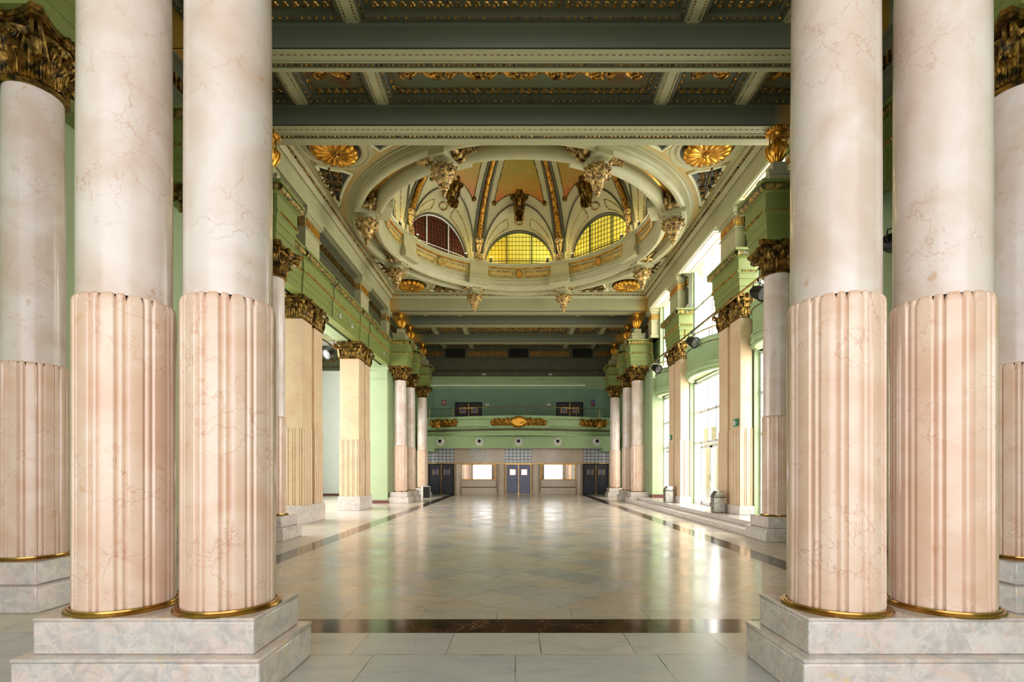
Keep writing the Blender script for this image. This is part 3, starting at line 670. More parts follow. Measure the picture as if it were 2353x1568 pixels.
spots = [(6.0, 6.25, 'marble column at the right edge, partly cut off by the frame'),
 (-6.0, 9.75, 'marble column hidden behind the left pair of the entrance'), (6.0, 9.75, 'marble column hidden behind the right pair of the entrance'),
 (-5.93, 12.15, 'column whose sunlit edge and capital peep out behind the left pair'), (6.0, 12.0, 'marble column on grey two-tier plinth beside the right-hand steps, urn above it'),
 (-6.0, 25.9, 'left column at the far corner of the dome field, nearest of the far row'), (6.0, 25.9, 'right column at the far end of the steps, nearest of the far row'),
 (-6.0, 28.1, 'left far column half hidden behind the corner column'), (6.0, 28.1, 'right far column half hidden behind the corner column'),
 (-6.0, 31.9, 'left column standing closest to the balcony wall, black speaker at its foot'), (6.0, 31.9, 'right column standing closest to the balcony wall')]
for x, y, lb in spots: dup(proto, (x, y, 0), random.uniform(-0.2, 0.2), lb)
pc = make_column('inner column of the left foreground pair, beside the open hall', True, 'paired foreground columns')
pc.location = (-2.33, 3.97, 0)
dup(pc, (-3.13, 3.97, 0), 0.13, 'outer column of the left foreground pair'); dup(pc, (2.35, 3.95, 0), 0.21, 'inner column of the right foreground pair, beside the open hall')
dup(pc, (3.17, 3.95, 0), -0.1, 'outer column of the right foreground pair')
# pedestals are square to the room: cancel the small turn on the copied plinths
for o in bpy.data.objects:
    if o.name.startswith('pedestal_') and o.parent: o.rotation_euler = (0, 0, -o.parent.rotation_euler.z)
for sg, nm in ((-1, 'left'), (1, 'right')):
    t_ = thing('column_pedestal', 'two-tier grey veined marble pedestal under the %s foreground pair' % nm, 'pedestal', (sg*2.745, 3.99, 0), 0, 'foreground pedestals')
    m = MB(); m.box(-0.862, 0.862, -0.452, 0.452, 0, 0.268); m.box(-0.87, 0.87, -0.46, 0.46, 0.268, 0.30); m.build('lower_tier', 'base', t_, bevel=0.022, ang=60)
    m = MB(); m.box(-0.782, 0.782, -0.369, 0.369, 0.30, 0.535); m.box(-0.788, 0.788, -0.375, 0.375, 0.535, 0.56); m.build('upper_tier', 'base', t_, bevel=0.022, ang=60)
    # beam carried by the pair, above the picture
    t_ = thing('paired_column_entablature', 'entablature block above the %s foreground pair' % nm, 'entablature', (sg*2.745, 3.97, 6.85), 0, 'blocks over the foreground pairs')
    m = MB(); m.box(-0.95, 0.95, -0.42, 0.42, 0, 1.2); m.build('block', 'green', t_, smooth=False); m = MB(); m.box(-1.05, 1.05, -0.5, 0.5, 1.2, 1.35); m.build('cornice', 'gold_pale', t_, bevel=0.03)
# ================================================================== PIERS
def reeded(m, x0, x1, y0, y1, z0, z1, faces='nsew'):
    """rectangular block with vertical reeding on all four sides"""
    def side(L_):
        n = max(1, round(L_/0.19)); p = L_/n; out = []
        for i in range(n):
            s0 = i*p
            for f_, d in ((0.0, 0.0), (0.60, 0.0), (0.62, 0.03), (0.68, 0.03), (0.71, 0.006), (0.80, 0.0), (0.89, 0.006), (0.92, 0.03), (0.98, 0.03)): out.append((s0+f_*p, d))
        return out
    pts = []
    for s_v, d in side(x1-x0): pts.append((x0+s_v, y0+d))
    for s_v, d in side(y1-y0): pts.append((x1-d, y0+s_v))
    for s_v, d in side(x1-x0): pts.append((x1-s_v, y1-d))
    for s_v, d in side(y1-y0): pts.append((x0+d, y1-s_v))
    return m.poly(pts, z0, z1)
def rect_capital(m, x0, x1, y0, y1, z0):
    m.box(x0, x1, y0, y1, z0, z0+0.62); m.box(x0-0.03, x1+0.03, y0-0.03, y1+0.03, z0, z0+0.06)
    per = [((x0, y0), (x1, y0), (0,-1)), ((x1, y0), (x1, y1), (1,0)), ((x1, y1), (x0, y1), (0,1)), ((x0, y1), (x0, y0), (-1,0))]
    for a, b, nn in per:
        a = Vector((*a, 0)); b = Vector((*b, 0)); d = b-a; ln = d.length; d /= ln; nn = Vector((*nn, 0))
        for row, (h, w_, ol) in enumerate(((0.25, 0.17, 0.10), (0.42, 0.19, 0.13))):
            k = max(2, round(ln/0.17)); 
            for i in range(k+ (1 if row else 0)):
                c_ = a+d*((i+(0 if row else 0.5))*ln/k); m.leaf((c_.x, c_.y, z0+0.07), nn, d, h, w_, ol, nu=4, nv=5)
        c_ = (a+b)/2
        for sg in (-1, 1): m.spiral((c_.x+d.x*sg*0.1+nn.x*0.08, c_.y+d.y*sg*0.1+nn.y*0.08, z0+0.48), d*sg, (0,0,1), 0.075, 1.4, 0.022, -1, 5, PI/2)
        m.ball((c_.x+nn.x*0.12, c_.y+nn.y*0.12, z0+0.64), 0.07, 8, 5)
        m.box(*(sorted((c_.x-0.1*abs(d.x), c_.x+0.1*abs(d.x)+nn.x*0.08))), *(sorted((c_.y-0.1*abs(d.y), c_.y+0.1*abs(d.y)+nn.y*0.08))), z0+0.3, z0+0.6)
    for (cx, cy) in ((x0, y0), (x1, y0), (x1, y1), (x0, y1)):
        dd = Vector((1 if cx == x1 else -1, 1 if cy == y1 else -1, 0)).normalized()
        m.spiral((cx+dd.x*0.13, cy+dd.y*0.13, z0+0.50), dd, (0,0,1), 0.09, 1.6, 0.03, -1, 6, PI/2); m.leaf((cx, cy, z0+0.2), dd, (-dd.y, dd.x, 0), 0.25, 0.14, 0.15, nu=4, nv=5)
    m.box(x0-0.10, x1+0.10, y0-0.10, y1+0.10, z0+0.60, z0+0.70)
def pier(sx, yA, label, zf=0.0, deep=0.88):
    t_ = thing('marble_pier', label, 'pier', (sx*6.46, yA, 0), 0, 'marble piers of the dome bay')
    X = lambda u: -sx*0 + sx*u
    def bx(m, u0, u1, y0, y1, z0, z1): a, b = sorted((X(u0), X(u1))); m.box(a, b, y0, y1, z0, z1)
    zb = 0.57
    m = MB(); bx(m, 0, deep, 0, 1.8, zf, zb); m.build('plinth', 'base', t_, bevel=0.015, ang=60)
    for nm, y0, y1, u0 in (('front', 0.05, 0.80, 0.05), ('rear', 1.08, 1.76, 0.09)):
        a, b = sorted((X(u0-0.015), X(deep-0.04))); m = MB(); reeded(m, a, b, y0-0.015, y1+0.015, zb, 2.87); m.build('fluted_lower_shaft', 'pier', t_, smooth=False)
        a, b = sorted((X(u0), X(deep-0.06))); m = MB(); m.box(a, b, y0, y1, 2.87, 6.16); m.build('upper_shaft', 'pier', t_, smooth=False, bevel=0.006)
        m = MB(); rect_capital(m, a, b, y0, y1, 6.15); m.build('gilt_capital', 'gold_dark', t_, ang=50)
    m = MB(); bx(m, 0.22, deep-0.08, 0.6, 1.3, zb, 6.8); m.build('recess_core', 'pier', t_, smooth=False)
    return t_
pier(-1, 15.2, 'nearer cream marble pier with twin pilasters on the left, before the pale aisle')
pier(-1, 20.7, 'farther cream marble pier with twin pilasters on the left, beside the light green pilaster')
pr1 = pier(1, 15.1, 'nearer marble pier between the right-hand windows, large green exit sign on it', 0.3, 0.46)
pr2 = pier(1, 20.65, 'farther marble pier between the right-hand windows, small exit sign on it', 0.3, 0.46)
# exit signs
for (y, z, lb, u, h) in ((15.42, 3.06, 'green running-man exit sign on the nearer right pier', 6.485, 0.22), (22.1, 3.05, 'green running-man exit sign on the farther right pier', 6.53, 0.20)):
    t_ = thing('exit_sign', lb, 'sign', (u, y, z), 0, 'exit signs')
    m = MB(); m.box(-0.012, 0, -h*0.75, h*0.75, -h/2, h/2); m.build('sign_plate', 'exit', t_, smooth=False)
    m = MB(); x = -0.016
    def q4(a, b, c_, d): m.add([(x, *a), (x, *b), (x, *c_), (x, *d)], [(0,1,2,3)])
    k = h/0.22
    m.box(-0.016, -0.013, 0.03*k, 0.13*k, -0.08*k, 0.07*k)   # doorway
    m.tube([(x, -0.02*k, 0.03*k), (x, -0.035*k, -0.02*k), (x, -0.01*k, -0.05*k), (x, -0.03*k, -0.085*k)], 0.009*k, 4); m.tube([(x, -0.035*k, -0.02*k), (x, -0.07*k, -0.04*k), (x, -0.1*k, -0.03*k)], 0.009*k, 4)
    m.tube([(x, 0.01*k, 0.0), (x, -0.02*k, 0.03*k), (x, -0.06*k, 0.02*k)], 0.007*k, 4); m.ball((x, -0.012*k, 0.055*k), 0.015*k, 6, 4)
    m.box(-0.016, -0.013, -0.15*k, -0.11*k, -0.01*k, 0.01*k)
    m.build('white_pictogram', 'plastic', t_, smooth=False)
# ================================================================== URNS
def make_urn(label):
    t_ = thing('gilded_urn', label, 'urn', (0,0,0), 0, 'gilded urns on the entablature')
    gad = lambda a, z: -0.16*(1-abs(math.sin(a*9)))*(1 if 0.08 < z < 0.44 else 0)
    m = MB(); m.lathe([(0.07, 0), (0.12, 0.01), (0.10, 0.04), (0.09, 0.06), (0.15, 0.12), (0.22, 0.24), (0.255, 0.36), (0.25, 0.43), (0.20, 0.46), (0.13, 0.48), (0.11, 0.52), (0.105, 0.66), (0.13, 0.72), (0.21, 0.76), (0.235, 0.80), (0.23, 0.84), (0.15, 0.85), (0.1, 0.83)], 48, mod=gad); u = m.build('urn_body', 'gold_smooth', t_)
    m = MB()
    for i in range(20):
        a = 2*PI*i/20; m.ball((0.225*math.cos(a), 0.225*math.sin(a), 0.79), 0.034, 6, 4)
    m.build('egg_rim', 'gold', u)
    for sg in (-1, 1):
        m = MB(); m.tube([(sg*0.11, -0.06, 0.68), (sg*0.17, -0.08, 0.72), (sg*0.19, -0.08, 0.6), (sg*0.2, -0.08, 0.45), (sg*0.24, -0.06, 0.36)], 0.016, 6); m.build('handle', 'gold', u)
    return t_
def urn_base(x, y, label, s_=1):
    t_ = thing('urn_pedestal', label, 'pedestal', (x, y, 8.12), 0, 'stepped urn pedestals')
    m = MB(); m.box(-0.36, 0.36, -0.36, 0.36, 0, 0.08); m.box(-0.32, 0.32, -0.32, 0.32, 0.08, 0.26); m.box(-0.34, 0.34, -0.34, 0.34, 0.26, 0.30); m.box(-0.24, 0.24, -0.24, 0.24, 0.30, 0.40); m.box(-0.17, 0.17, -0.17, 0.17, 0.40, 0.64)
    for sy in (-1, 1):
        for sx in (-1, 1): m.cyl((sx*0.29, sy*0.30-0.0, 0.35), (sx*0.29, sy*0.18, 0.35), 0.055, 10)
    m.build('stepped_block', 'sage', t_, bevel=0.008, ang=40)
u0 = make_urn('gilded urn at the near right corner of the dome field, largest in view'); u0.location = (5.98, 12.0, 8.76)
urn_base(5.98, 12.0, 'stepped green block under the largest urn, near right')
for x, y, lb in ((-5.98, 12.15, 'gilded urn at the near left corner of the dome field'), (-5.98, 25.9, 'gilded urn over the left corner column at the far edge of the dome'), (5.98, 25.9, 'gilded urn over the right corner column at the far edge of the dome'),
   (-5.98, 28.1, 'gilded urn over the middle left far column'), (5.98, 28.1, 'gilded urn over the middle right far column'), (-5.98, 31.9, 'gilded urn over the left column nearest the balcony'), (5.98, 31.9, 'gilded urn over the right column nearest the balcony'),
   ):
    dup(u0, (x, y, 8.76), 0, lb); urn_base(x, y, 'stepped block under '+lb.replace('gilded ', ''))
# ================================================================== DOME
dome = thing('dome', 'painted dome with lunette windows, gilded ribs and orange panels over the hall', 'dome', (0, YC, 10.4))
R0, H0, HV = 4.95, 0.80, 4.35         # springing radius, springing height above 10.4, rise
def Rd(h): return R0*math.sqrt(max(0.0, 1-((h-H0)/HV)**2))
def prof_ring(m, prof, n=128): m.lathe(prof, n)
m = MB(); prof_ring(m, [(6.05, 0.0), (6.05, -0.04), (6.0, -0.05), (6.0, -0.09), (5.97, -0.09), (5.97, -0.12), (5.94, -0.17), (5.92, -0.19), (5.92, -0.21), (5.87, -0.27), (5.78, -0.30), (5.69, -0.27), (5.66, -0.21), (5.66, -0.18), (5.63, -0.17), (5.63, -0.10), (5.66, -0.08), (5.66, -0.02), (5.60, 0.04), (5.56, 0.10), (5.30, 0.10), (5.27, 0.02), (5.30, -0.02), (5.29, -0.12), (5.25, -0.24), (5.16, -0.32), (5.07, -0.32), (4.99, -0.24), (4.96, -0.12), (5.0, -0.10), (4.96, -0.02), (4.98, 0.0), (4.93, 0.06), (4.97, 0.08), (4.97, 0.12), (4.92, 0.16), (4.95, 0.2), (4.95, 0.60), (4.90, 0.64), (4.84, 0.68), (4.84, 0.76), (4.80, 0.78), (4.80, 0.84), (5.25, 0.84)])
m.build('dome_ring', 'sage', dome, ang=45)
m = MB(); prof_ring(m, [(5.56, 0.09), (5.54, 0.06), (5.50, 0.09)]); prof_ring(m, [(5.36, 0.09), (5.32, 0.06), (5.30, 0.09)]); m.build('gilt_fillet', 'gold_smooth', dome)
m = MB(); prof_ring(m, [(4.92, 0.615), (4.87, 0.625), (4.87, 0.65), (4.85, 0.665)]); m.build('gilt_fillet', 'gold_smooth', dome)
m = MB(); prof_ring(m, [(5.50, 0.095), (5.36, 0.095)]); m.build('ochre_band', 'ochre', dome)
def pol(r, a, z): return (r*math.cos(a), r*math.sin(a), z)
# parapet: pilaster blocks, gilt panels and ovals
for k in range(8):
    a = PI/8+k*PI/4; m = MB(); st = 0
    m.box(-0.42, 0.42, -0.14, 0.1, 0.06, 0.86); m.box(-0.46, 0.46, -0.20, 0.1, 0.78, 0.88); m.box(-0.45, 0.45, -0.2, 0.1, 0.05, 0.2); m.box(-0.48, 0.48, -0.26, 0.1, -0.2, 0.05)
    m.xf(Matrix.Rotation(a-PI/2, 4, 'Z') @ Matrix.Translation((0, R0, 0))); m.build('parapet_block', 'sage', dome, smooth=False, bevel=0.015)
    a = k*PI/4
    if math.sin(a) < -0.8: continue
    m = MB(); A = 0.285; rr = R0-0.015
    def arcpts(a0, a1, z, n=14): return [pol(rr, a+a0+(a1-a0)*i/n, z) for i in range(n+1)]
    for s0, s1 in ((-A, -0.055), (0.055, A)):
        for th, zz0, zz1, e in ((0.016, 0.28, 0.52, 0), (0.008, 0.32, 0.48, 0.012)):
            loop = arcpts(s0+e, s1-e, zz1)+arcpts(s1-e, s0+e, zz0); m.tube(loop, th, 5, True)
    m.build('gilt_panel_frame', 'gold_pale', dome)
    m = MB(); n = 14
    vs = []; fs = []
    for i in range(n+1):
        for zz in (0.24, 0.56): vs.append(pol(rr+0.007, a-A-0.02+(2*A+0.04)*i/n, zz))
    fs = [(2*i, 2*i+2, 2*i+3, 2*i+1) for i in range(n)]; m.add(vs, fs); m.build('glazed_panel', 'panel_glaze', dome)
    m = MB(); m.tube([(0.15*math.cos(2*PI*i/20), -0.06, 0.40+0.185*math.sin(2*PI*i/20)) for i in range(20)], 0.016, 5, True); m.xf(Matrix.Rotation(a-PI/2, 4, 'Z') @ Matrix.Translation((0, R0, 0))); m.build('gilt_oval_rim', 'gold', dome)
    for nm, sc, mt, dz in (('oval_medallion_frame', 1.0, 'sage', 0.0), ('oval_medallion', 0.72, 'ochre', -0.02)):
        m = MB(); N2 = 20
        ring = []
        for i in range(N2):
            b = 2*PI*i/N2; ring.append((0.175*sc*math.cos(b), 0.215*sc*math.sin(b)))
        vs = [(x, -0.05-(0.02 if sc < 1 else 0), z+0.40) for x, z in ring]+[(x, 0.05, z+0.40) for x, z in ring]; m.add(vs, [tuple(range(N2)), tuple(range(N2, 2*N2))[::-1]]+[(i, (i+1)%N2, N2+(i+1)%N2, N2+i) for i in range(N2)])
        m.xf(Matrix.Rotation(a-PI/2, 4, 'Z') @ Matrix.Translation((0, R0, 0))); m.build(nm, mt, dome, ang=60)
# vault: eight sectors with arched penetrations
AW, AH, LW, LH = 1.72, 2.45, 1.62, 1.62
def arch_h(da):
    da = abs(da); lo, hi = H0, H0+AH
    if Rd(lo)*math.sin(da) >= AW-1e-6: return None
    for _ in range(40):
        mid = (lo+hi)/2; tt = AW*math.sqrt(max(0, 1-((mid-H0)/AH)**2))
        if tt > Rd(mid)*math.sin(da): lo = mid
        else: hi = mid
    return (lo+hi)/2
daM = math.asin(AW/R0); HTOP = H0+HV*0.985
for k in range(8):
    ac = k*PI/4
    das = [-PI/8, -PI/8*0.5-daM*0.5]+[daM*math.sin(PI/2*(i/12)) for i in range(-12, 13)]+[PI/8*0.5+daM*0.5, PI/8]
    m = MB(); NV = 14; vs = []; arc = []; lun = []
    for da in das:
        hl = arch_h(da); base = H0 if hl is None else hl
        for j in range(NV+1):
            f_ = j/NV; h = base+(HTOP-base)*(1-(1-f_)**1.5); vs.append(pol(Rd(h), ac+da, h))
        if hl is not None or abs(abs(da)-daM) < 1e-4:
            sn = min(1, (base-H0)/AH); cs = math.sqrt(1-sn*sn)*(1 if da > 0 else -1)
            arc.append(Vector(pol(Rd(base), ac+da, base))); c0 = Vector((math.cos(ac), math.sin(ac), 0)); tn = Vector((-c0.y, c0.x, 0))
            lun.append(c0*(R0+0.12)+tn*(LW*cs)+Vector((0,0,H0+0.02+LH*sn)))
    n = len(das); fs = [(i*(NV+1)+j, (i+1)*(NV+1)+j, (i+1)*(NV+1)+j+1, i*(NV+1)+j+1) for i in range(n-1) for j in range(NV)]
    m.add(vs, fs); m.build('vault_panel', 'sage', dome)
    m = MB(); vs = []; NS = 4; L_ = len(arc)
    for A_, B_ in zip(arc, lun):
        for s2 in range(NS+1): vs.append(tuple(A_.lerp(B_, s2/NS)))
    m.add(vs, [(i*(NS+1)+j, (i+1)*(NS+1)+j, (i+1)*(NS+1)+j+1, i*(NS+1)+j+1) for i in range(L_-1) for j in range(NS)]); m.build('lunette_vault', 'sage', dome)
    # behind the springing: small wall pieces beside the lunette
    far = math.sin(ac) > -0.8
    if not far: continue
    c0 = Vector((math.cos(ac), math.sin(ac), 0)); tn = Vector((-c0.y, c0.x, 0)); up = Vector((0,0,1))
    m = MB(); m.tube([p-c0*0.03 for p in arc], 0.035, 6); m.tube([A_.lerp(B_, 0.95)-c0*0.0 for A_, B_ in zip(arc, lun)], 0.05, 6); m.build('arch_moulding', 'sage_dark', dome)
    # gilt lines on the vault
    m = MB()
    for f_ in (0.42, 0.8):
        q = [A_.lerp(B_, f_)-c0*0.012-up*0.012 for A_, B_ in zip(arc, lun)]; i0 = 1
        m.tube(q[1:10], 0.018, 4); m.tube(q[-10:-1], 0.018, 4)
    for sg in (-1, 1):
        i = 9 if sg < 0 else L_-10; m.tube([arc[i].lerp(lun[i], 0.42)-c0*0.01-up*0.01, arc[i].lerp(lun[i], 0.6)-up*0.03-tn*sg*0.05, arc[i].lerp(lun[i], 0.8)-c0*0.01-up*0.01], 0.018, 4)
    m.build('gilt_vault_lines', 'gold_pale', dome)
    mid = arc[L_//2].lerp(lun[L_//2], 0.6); m = MB(); m.tube([mid+tn*(0.2*math.cos(b))+(c0*0.55+up*(-0.55)).normalized()*(0.16*math.sin(b))-up*0.04-c0*0.03 for b in [2*PI*i/18 for i in range(18)]], 0.03, 5, True); m.build('gilt_crescent', 'gold_pale', dome)
    # bead rows along arch and beside ribs
    m = MB()
    pts = [p.copy() for p in arc]
    def off(p, d=0.10):
        rr = Vector((p.x, p.y, 0)); h = p.z+d; return Vector((p.x, p.y, h))
    dense = []
    for i in range(L_-1):
        for s2 in range(4): dense.append(arc[i].lerp(arc[i+1], s2/4))
    last = None
    for p in dense:
        if last is None or (p-last).length > 0.085:
            rr = math.hypot(p.x, p.y); h = p.z+0.1; q = p*1.0; f2 = Rd(h)/rr; q = Vector((p.x*f2, p.y*f2, h)); m.ball(q*1.0-Vector((q.x, q.y, 0)).normalized()*0.02, 0.022, 5, 3); last = p
    for sg in (-1, 1):
        h = H0+1.25
        while h < HTOP-0.2:
            da = sg*(PI/8-0.42/ max(1.0, Rd(h))*0.75)
            al = arch_h(da)
            if al is None or h > al+0.12: m.ball(pol(Rd(h)-0.02, ac+da, h), 0.022, 5, 3)
            h += 0.095
    m.build('pearl_beading', 'cream_paint', dome)
    # painted panel
    m = MB(); vs = []; cols = []; n2 = 12
    for i in range(n2+1):
        u = -1+2*i/n2
        dl = u*0.24; al = arch_h(dl) or H0; base = al+0.30+0.10*abs(u)
        row = []
        for j in range(13):
            f_ = j/12; h = base+(HTOP-0.02-base)*(1-(1-f_)**1.5); wd = (PI/8-0.62/max(1.4, Rd(h))*0.78); da = u*max(0.02, wd); row.append(pol(Rd(h)-0.025, ac+da, h))
        vs += row
    m.add(vs, [(i*13+j, (i+1)*13+j, (i+1)*13+j+1, i*13+j+1) for i in range(n2) for j in range(12)]); m.build('painted_panel', 'mural', dome)
    m = MB(); edge = [Vector(v) for v in vs[0:13]][::-1]+[Vector(vs[i*13]) for i in range(1, n2+1)]+[Vector(v) for v in vs[n2*13:n2*13+13]]
    m.tube(edge, 0.022, 5); 
    for b in (vs[0], vs[n2*13]): m.ball(Vector(b)-Vector((b[0], b[1], 0)).normalized()*0.02+up*0.1, 0.12, 8, 5, (1, 1, 1.1)); 
    m.build('gilt_panel_edge', 'gold_dark', dome)
    # keystone console
    top = arc[L_//2]; m = MB(); b0 = top-c0*0.05
    m.lathe([(0.02, -0.30), (0.13, -0.26), (0.16, -0.1), (0.19, 0.1), (0.2, 0.3), (0.16, 0.42), (0.05, 0.46)], 16, (0,0,0), mod=lambda a, z: 0.12*abs(math.sin(a*5)))
    for sg in (-1, 1):
        m.cyl((-0.1, sg*0.22, 0.12), (0.1, sg*0.22, 0.12), 0.10, 12); m.spiral((-0.12, sg*0.22, 0.12), (0,1,0), (0,0,1), 0.12, 1.5, 0.03, sg); m.spiral((-0.18, sg*0.12, -0.42), (1,0,0), (0,0,1), 0.12, 1.5, 0.04, 1)
        m.tube([(-0.15, sg*0.16, 0.05), (-0.2, sg*0.14, -0.15), (-0.16, sg*0.12, -0.32)], 0.05, 6)
    for q in range(7):
        b = PI*(q/6); m.leaf((-0.06, 0, 0.46), (-1,0,0), (0, -math.sin(b), math.cos(b)), 0.30, 0.16, 0.12, (0, math.cos(b), math.sin(b)*0.9+0.2), 4, 5)
    m.ball((-0.18, 0, -0.02), 0.11, 8, 6, (1, 0.9, 1.2)); m.leaf((-0.14, 0, -0.25), (-1,0,0), (0,1,0), 0.3, 0.24, 0.15, (0,0,-1), 6, 6)
    for i in range(len(m.v)):
        x, y, z = (c_*1.32 for c_ in m.v[i]); q = b0+c0*(x-z*0.35)+tn*y+up*(z*1.25+0.06); m.v[i] = tuple(q)
    m.build('gilt_keystone', 'gold_dark', dome, ang=60)
# ribs with garlands
for k in range(8):
    a = PI/8+k*PI/4
    if math.sin(a) < -0.8: continue
    cr = Vector((math.cos(a), math.sin(a), 0)); tr_ = Vector((-cr.y, cr.x, 0)); path = []
    hs = [H0+0.45+(HTOP-H0-0.45)*(i/26) for i in range(27)]
    m = MB(); vs = []
    for h in hs:
        r = Rd(h); sc = 0.45+0.55*r/R0
        for u, dd in ((-0.30, 0.0), (-0.26, -0.06), (-0.17, -0.06), (-0.15, -0.02), (0.15, -0.02), (0.17, -0.06), (0.26, -0.06), (0.30, 0.0)): p = cr*(r+dd)+tr_*(u*sc)+Vector((0,0,h)); vs.append(tuple(p))
    m.add(vs, [(i*8+j, (i+1)*8+j, (i+1)*8+j+1, i*8+j+1) for i in range(26) for j in range(7)]); rib = m.build('rib', 'sage_dark', dome)
    m = MB(); pts = [cr*(Rd(h)-0.07)+Vector((0,0,h)) for h in hs if h > H0+1.0]; m.tube(pts, [0.13*(0.4+0.6*math.hypot(p.x, p.y)/R0) for p in pts], 8)
    for i in range(0, len(pts)-1):
        for q in range(3):
            p = pts[i].lerp(pts[i+1], q/3); sc = (0.4+0.6*math.hypot(p.x, p.y)/R0)
            for sg in (-1, 0, 1):
                d = (pts[i+1]-pts[i]).normalized(); o_ = (-cr+tr_*sg*0.9).normalized(); m.leaf(p+o_*0.08*sc, o_, d.cross(o_), 0.2*sc, 0.10*sc, 0.07, d, 2, 3)
    m.build('leaf_garland', 'gold', rib)
    m = MB(); m.lathe([(0.02, -0.02), (0.09, 0.14), (0.12, 0.32), (0.15, 0.36), (0.15, 0.40), (0.12, 0.44), (0.20, 0.54), (0.21, 0.62), (0.17, 0.66), (0.15, 0.70), (0.15, 0.86), (0.18, 0.90), (0.18, 0.96), (0.13, 1.0)], 20, mod=lambda a_, z: 0.06*abs(math.sin(a_*6)) if z < 0.34 or 0.68 < z < 0.88 else 0)
    m.xf(Matrix.Translation(cr*(R0-0.14)+Vector((0,0,H0+0.38)))); m.build('rib_finial', 'gold_pale', rib)
    m = MB(); b0 = cr*(R0-0.2)+Vector((0,0,H0+0.18))
    for q in range(6):
        b = 2*PI*q/6; m.spiral(b0+tr_*(0.13*math.cos(b))+Vector((0,0,0.13*math.sin(b))), tr_, (0,0,1), 0.08, 1.3, 0.025, (-1)**q)
    m.ball(b0-cr*0.03, 0.08, 8, 5); m.build('rib_foot_scroll', 'gold_pale', rib)
m = MB(); m.lathe([(0.9, HTOP+0.0), (0.85, HTOP-0.06), (0.7, HTOP-0.05), (0.6, HTOP+0.1), (0.01, HTOP+0.2)], 40); m.build('crown_boss', 'gold', dome)
# lunette windows
for k, mt, lb in ((0, 'lit_orange', 'amber lit lunette window on the right side of the dome'), (1, 'lit_yellow', 'bright yellow lunette window at the far right of the dome'), (2, 'lit_yellow', 'yellow lit lunette window at the far centre of the dome'), (3, 'brown_glass', 'dark brown unlit lunette window at the far left of the dome'), (4, 'brown_glass', 'dark brown lunette window on the left side of the dome'),
                  (5, 'brown_glass', 'lunette window at the near left of the dome'), (6, 'lit_yellow', 'lunette window at the near centre of the dome'), (7, 'lit_orange', 'lunette window at the near right of the dome')):
    a = k*PI/4; t_ = thing('lunette_window', lb, 'window', (R0*math.cos(a)+0, YC+R0*math.sin(a), 10.4+H0), a-PI/2, 'lunette windows of the dome')
    n = 28; arcp = [(LW*math.cos(PI*i/n), LH*math.sin(PI*i/n)) for i in range(n+1)]
    m = MB(); m.add([(x, 0.18, z) for x, z in arcp]+[(x, 0.2, z) for x, z in arcp], [tuple(range(n+1)), tuple(range(n+1, 2*n+2))[::-1]]); m.build('glass_pane', mt, t_, smooth=False)
    m = MB()
    for i in range(1, 20):
        x = -LW+2*LW*i/20; z = LH*math.sqrt(1-(x/LW)**2); m.box(x-0.006, x+0.006, 0.155, 0.175, 0, z)
    for i in range(1, 8):
        z = LH*i/8; x = LW*math.sqrt(1-(z/LH)**2); m.box(-x, x, 0.155, 0.175, z-0.006, z+0.006)
    m.build('leading', 'nearblack', t_, smooth=False)
    m = MB()
    for x in (-LW*0.36, LW*0.36): m.box(x-0.022, x+0.022, 0.12, 0.16, 0, LH*math.sqrt(1-(x/LW)**2))
    m.tube([(x, 0.14, z) for x, z in arcp], 0.03, 5); m.box(-LW, LW, 0.12, 0.16, 0.28, 0.31); m.build('window_bars', 'sage_dark' if 'lit' in mt else 'plastic', t_, smooth=False)
# small black spotlights on the parapet (with their own warm lamps)
for i, (k, s2) in enumerate(((2, -1), (2, 1), (1, -1), (1, 1), (3, -1), (3, 1), (0, 1), (4, -1))):
    a = k*PI/4+s2*0.27; nmz = {0: 'right', 1: 'far right', 2: 'far centre', 3: 'far left', 4: 'left'}[k]
    t_ = thing('parapet_spotlight', 'tiny black spotlight on the dome parapet, %s end of the %s window' % ('left' if s2 > 0 else 'right', nmz), 'spotlight', ((R0-0.04)*math.cos(a), YC+(R0-0.04)*math.sin(a), 11.23), a, 'parapet spotlights')
    m = MB(); m.cyl((0,0,0), (0,0,0.24), 0.055, 10); m.build('black_housing', 'black', t_); m = MB(); m.cyl((0,0,0.24), (-0.01,0,0.29), 0.05, 10); m.build('white_cap', 'plastic', t_)
    if k in (0, 1, 2, 3, 4):
        d = bpy.data.lights.new('spotlight_lamp', 'POINT'); d.energy = 10; d.color = (1.0, 0.80, 0.42); d.shadow_soft_size = 0.12
        o = bpy.data.objects.new('spotlight_lamp', d); COL.objects.link(o); o.parent = t_; o.location = (-0.25, 0, 0.4)
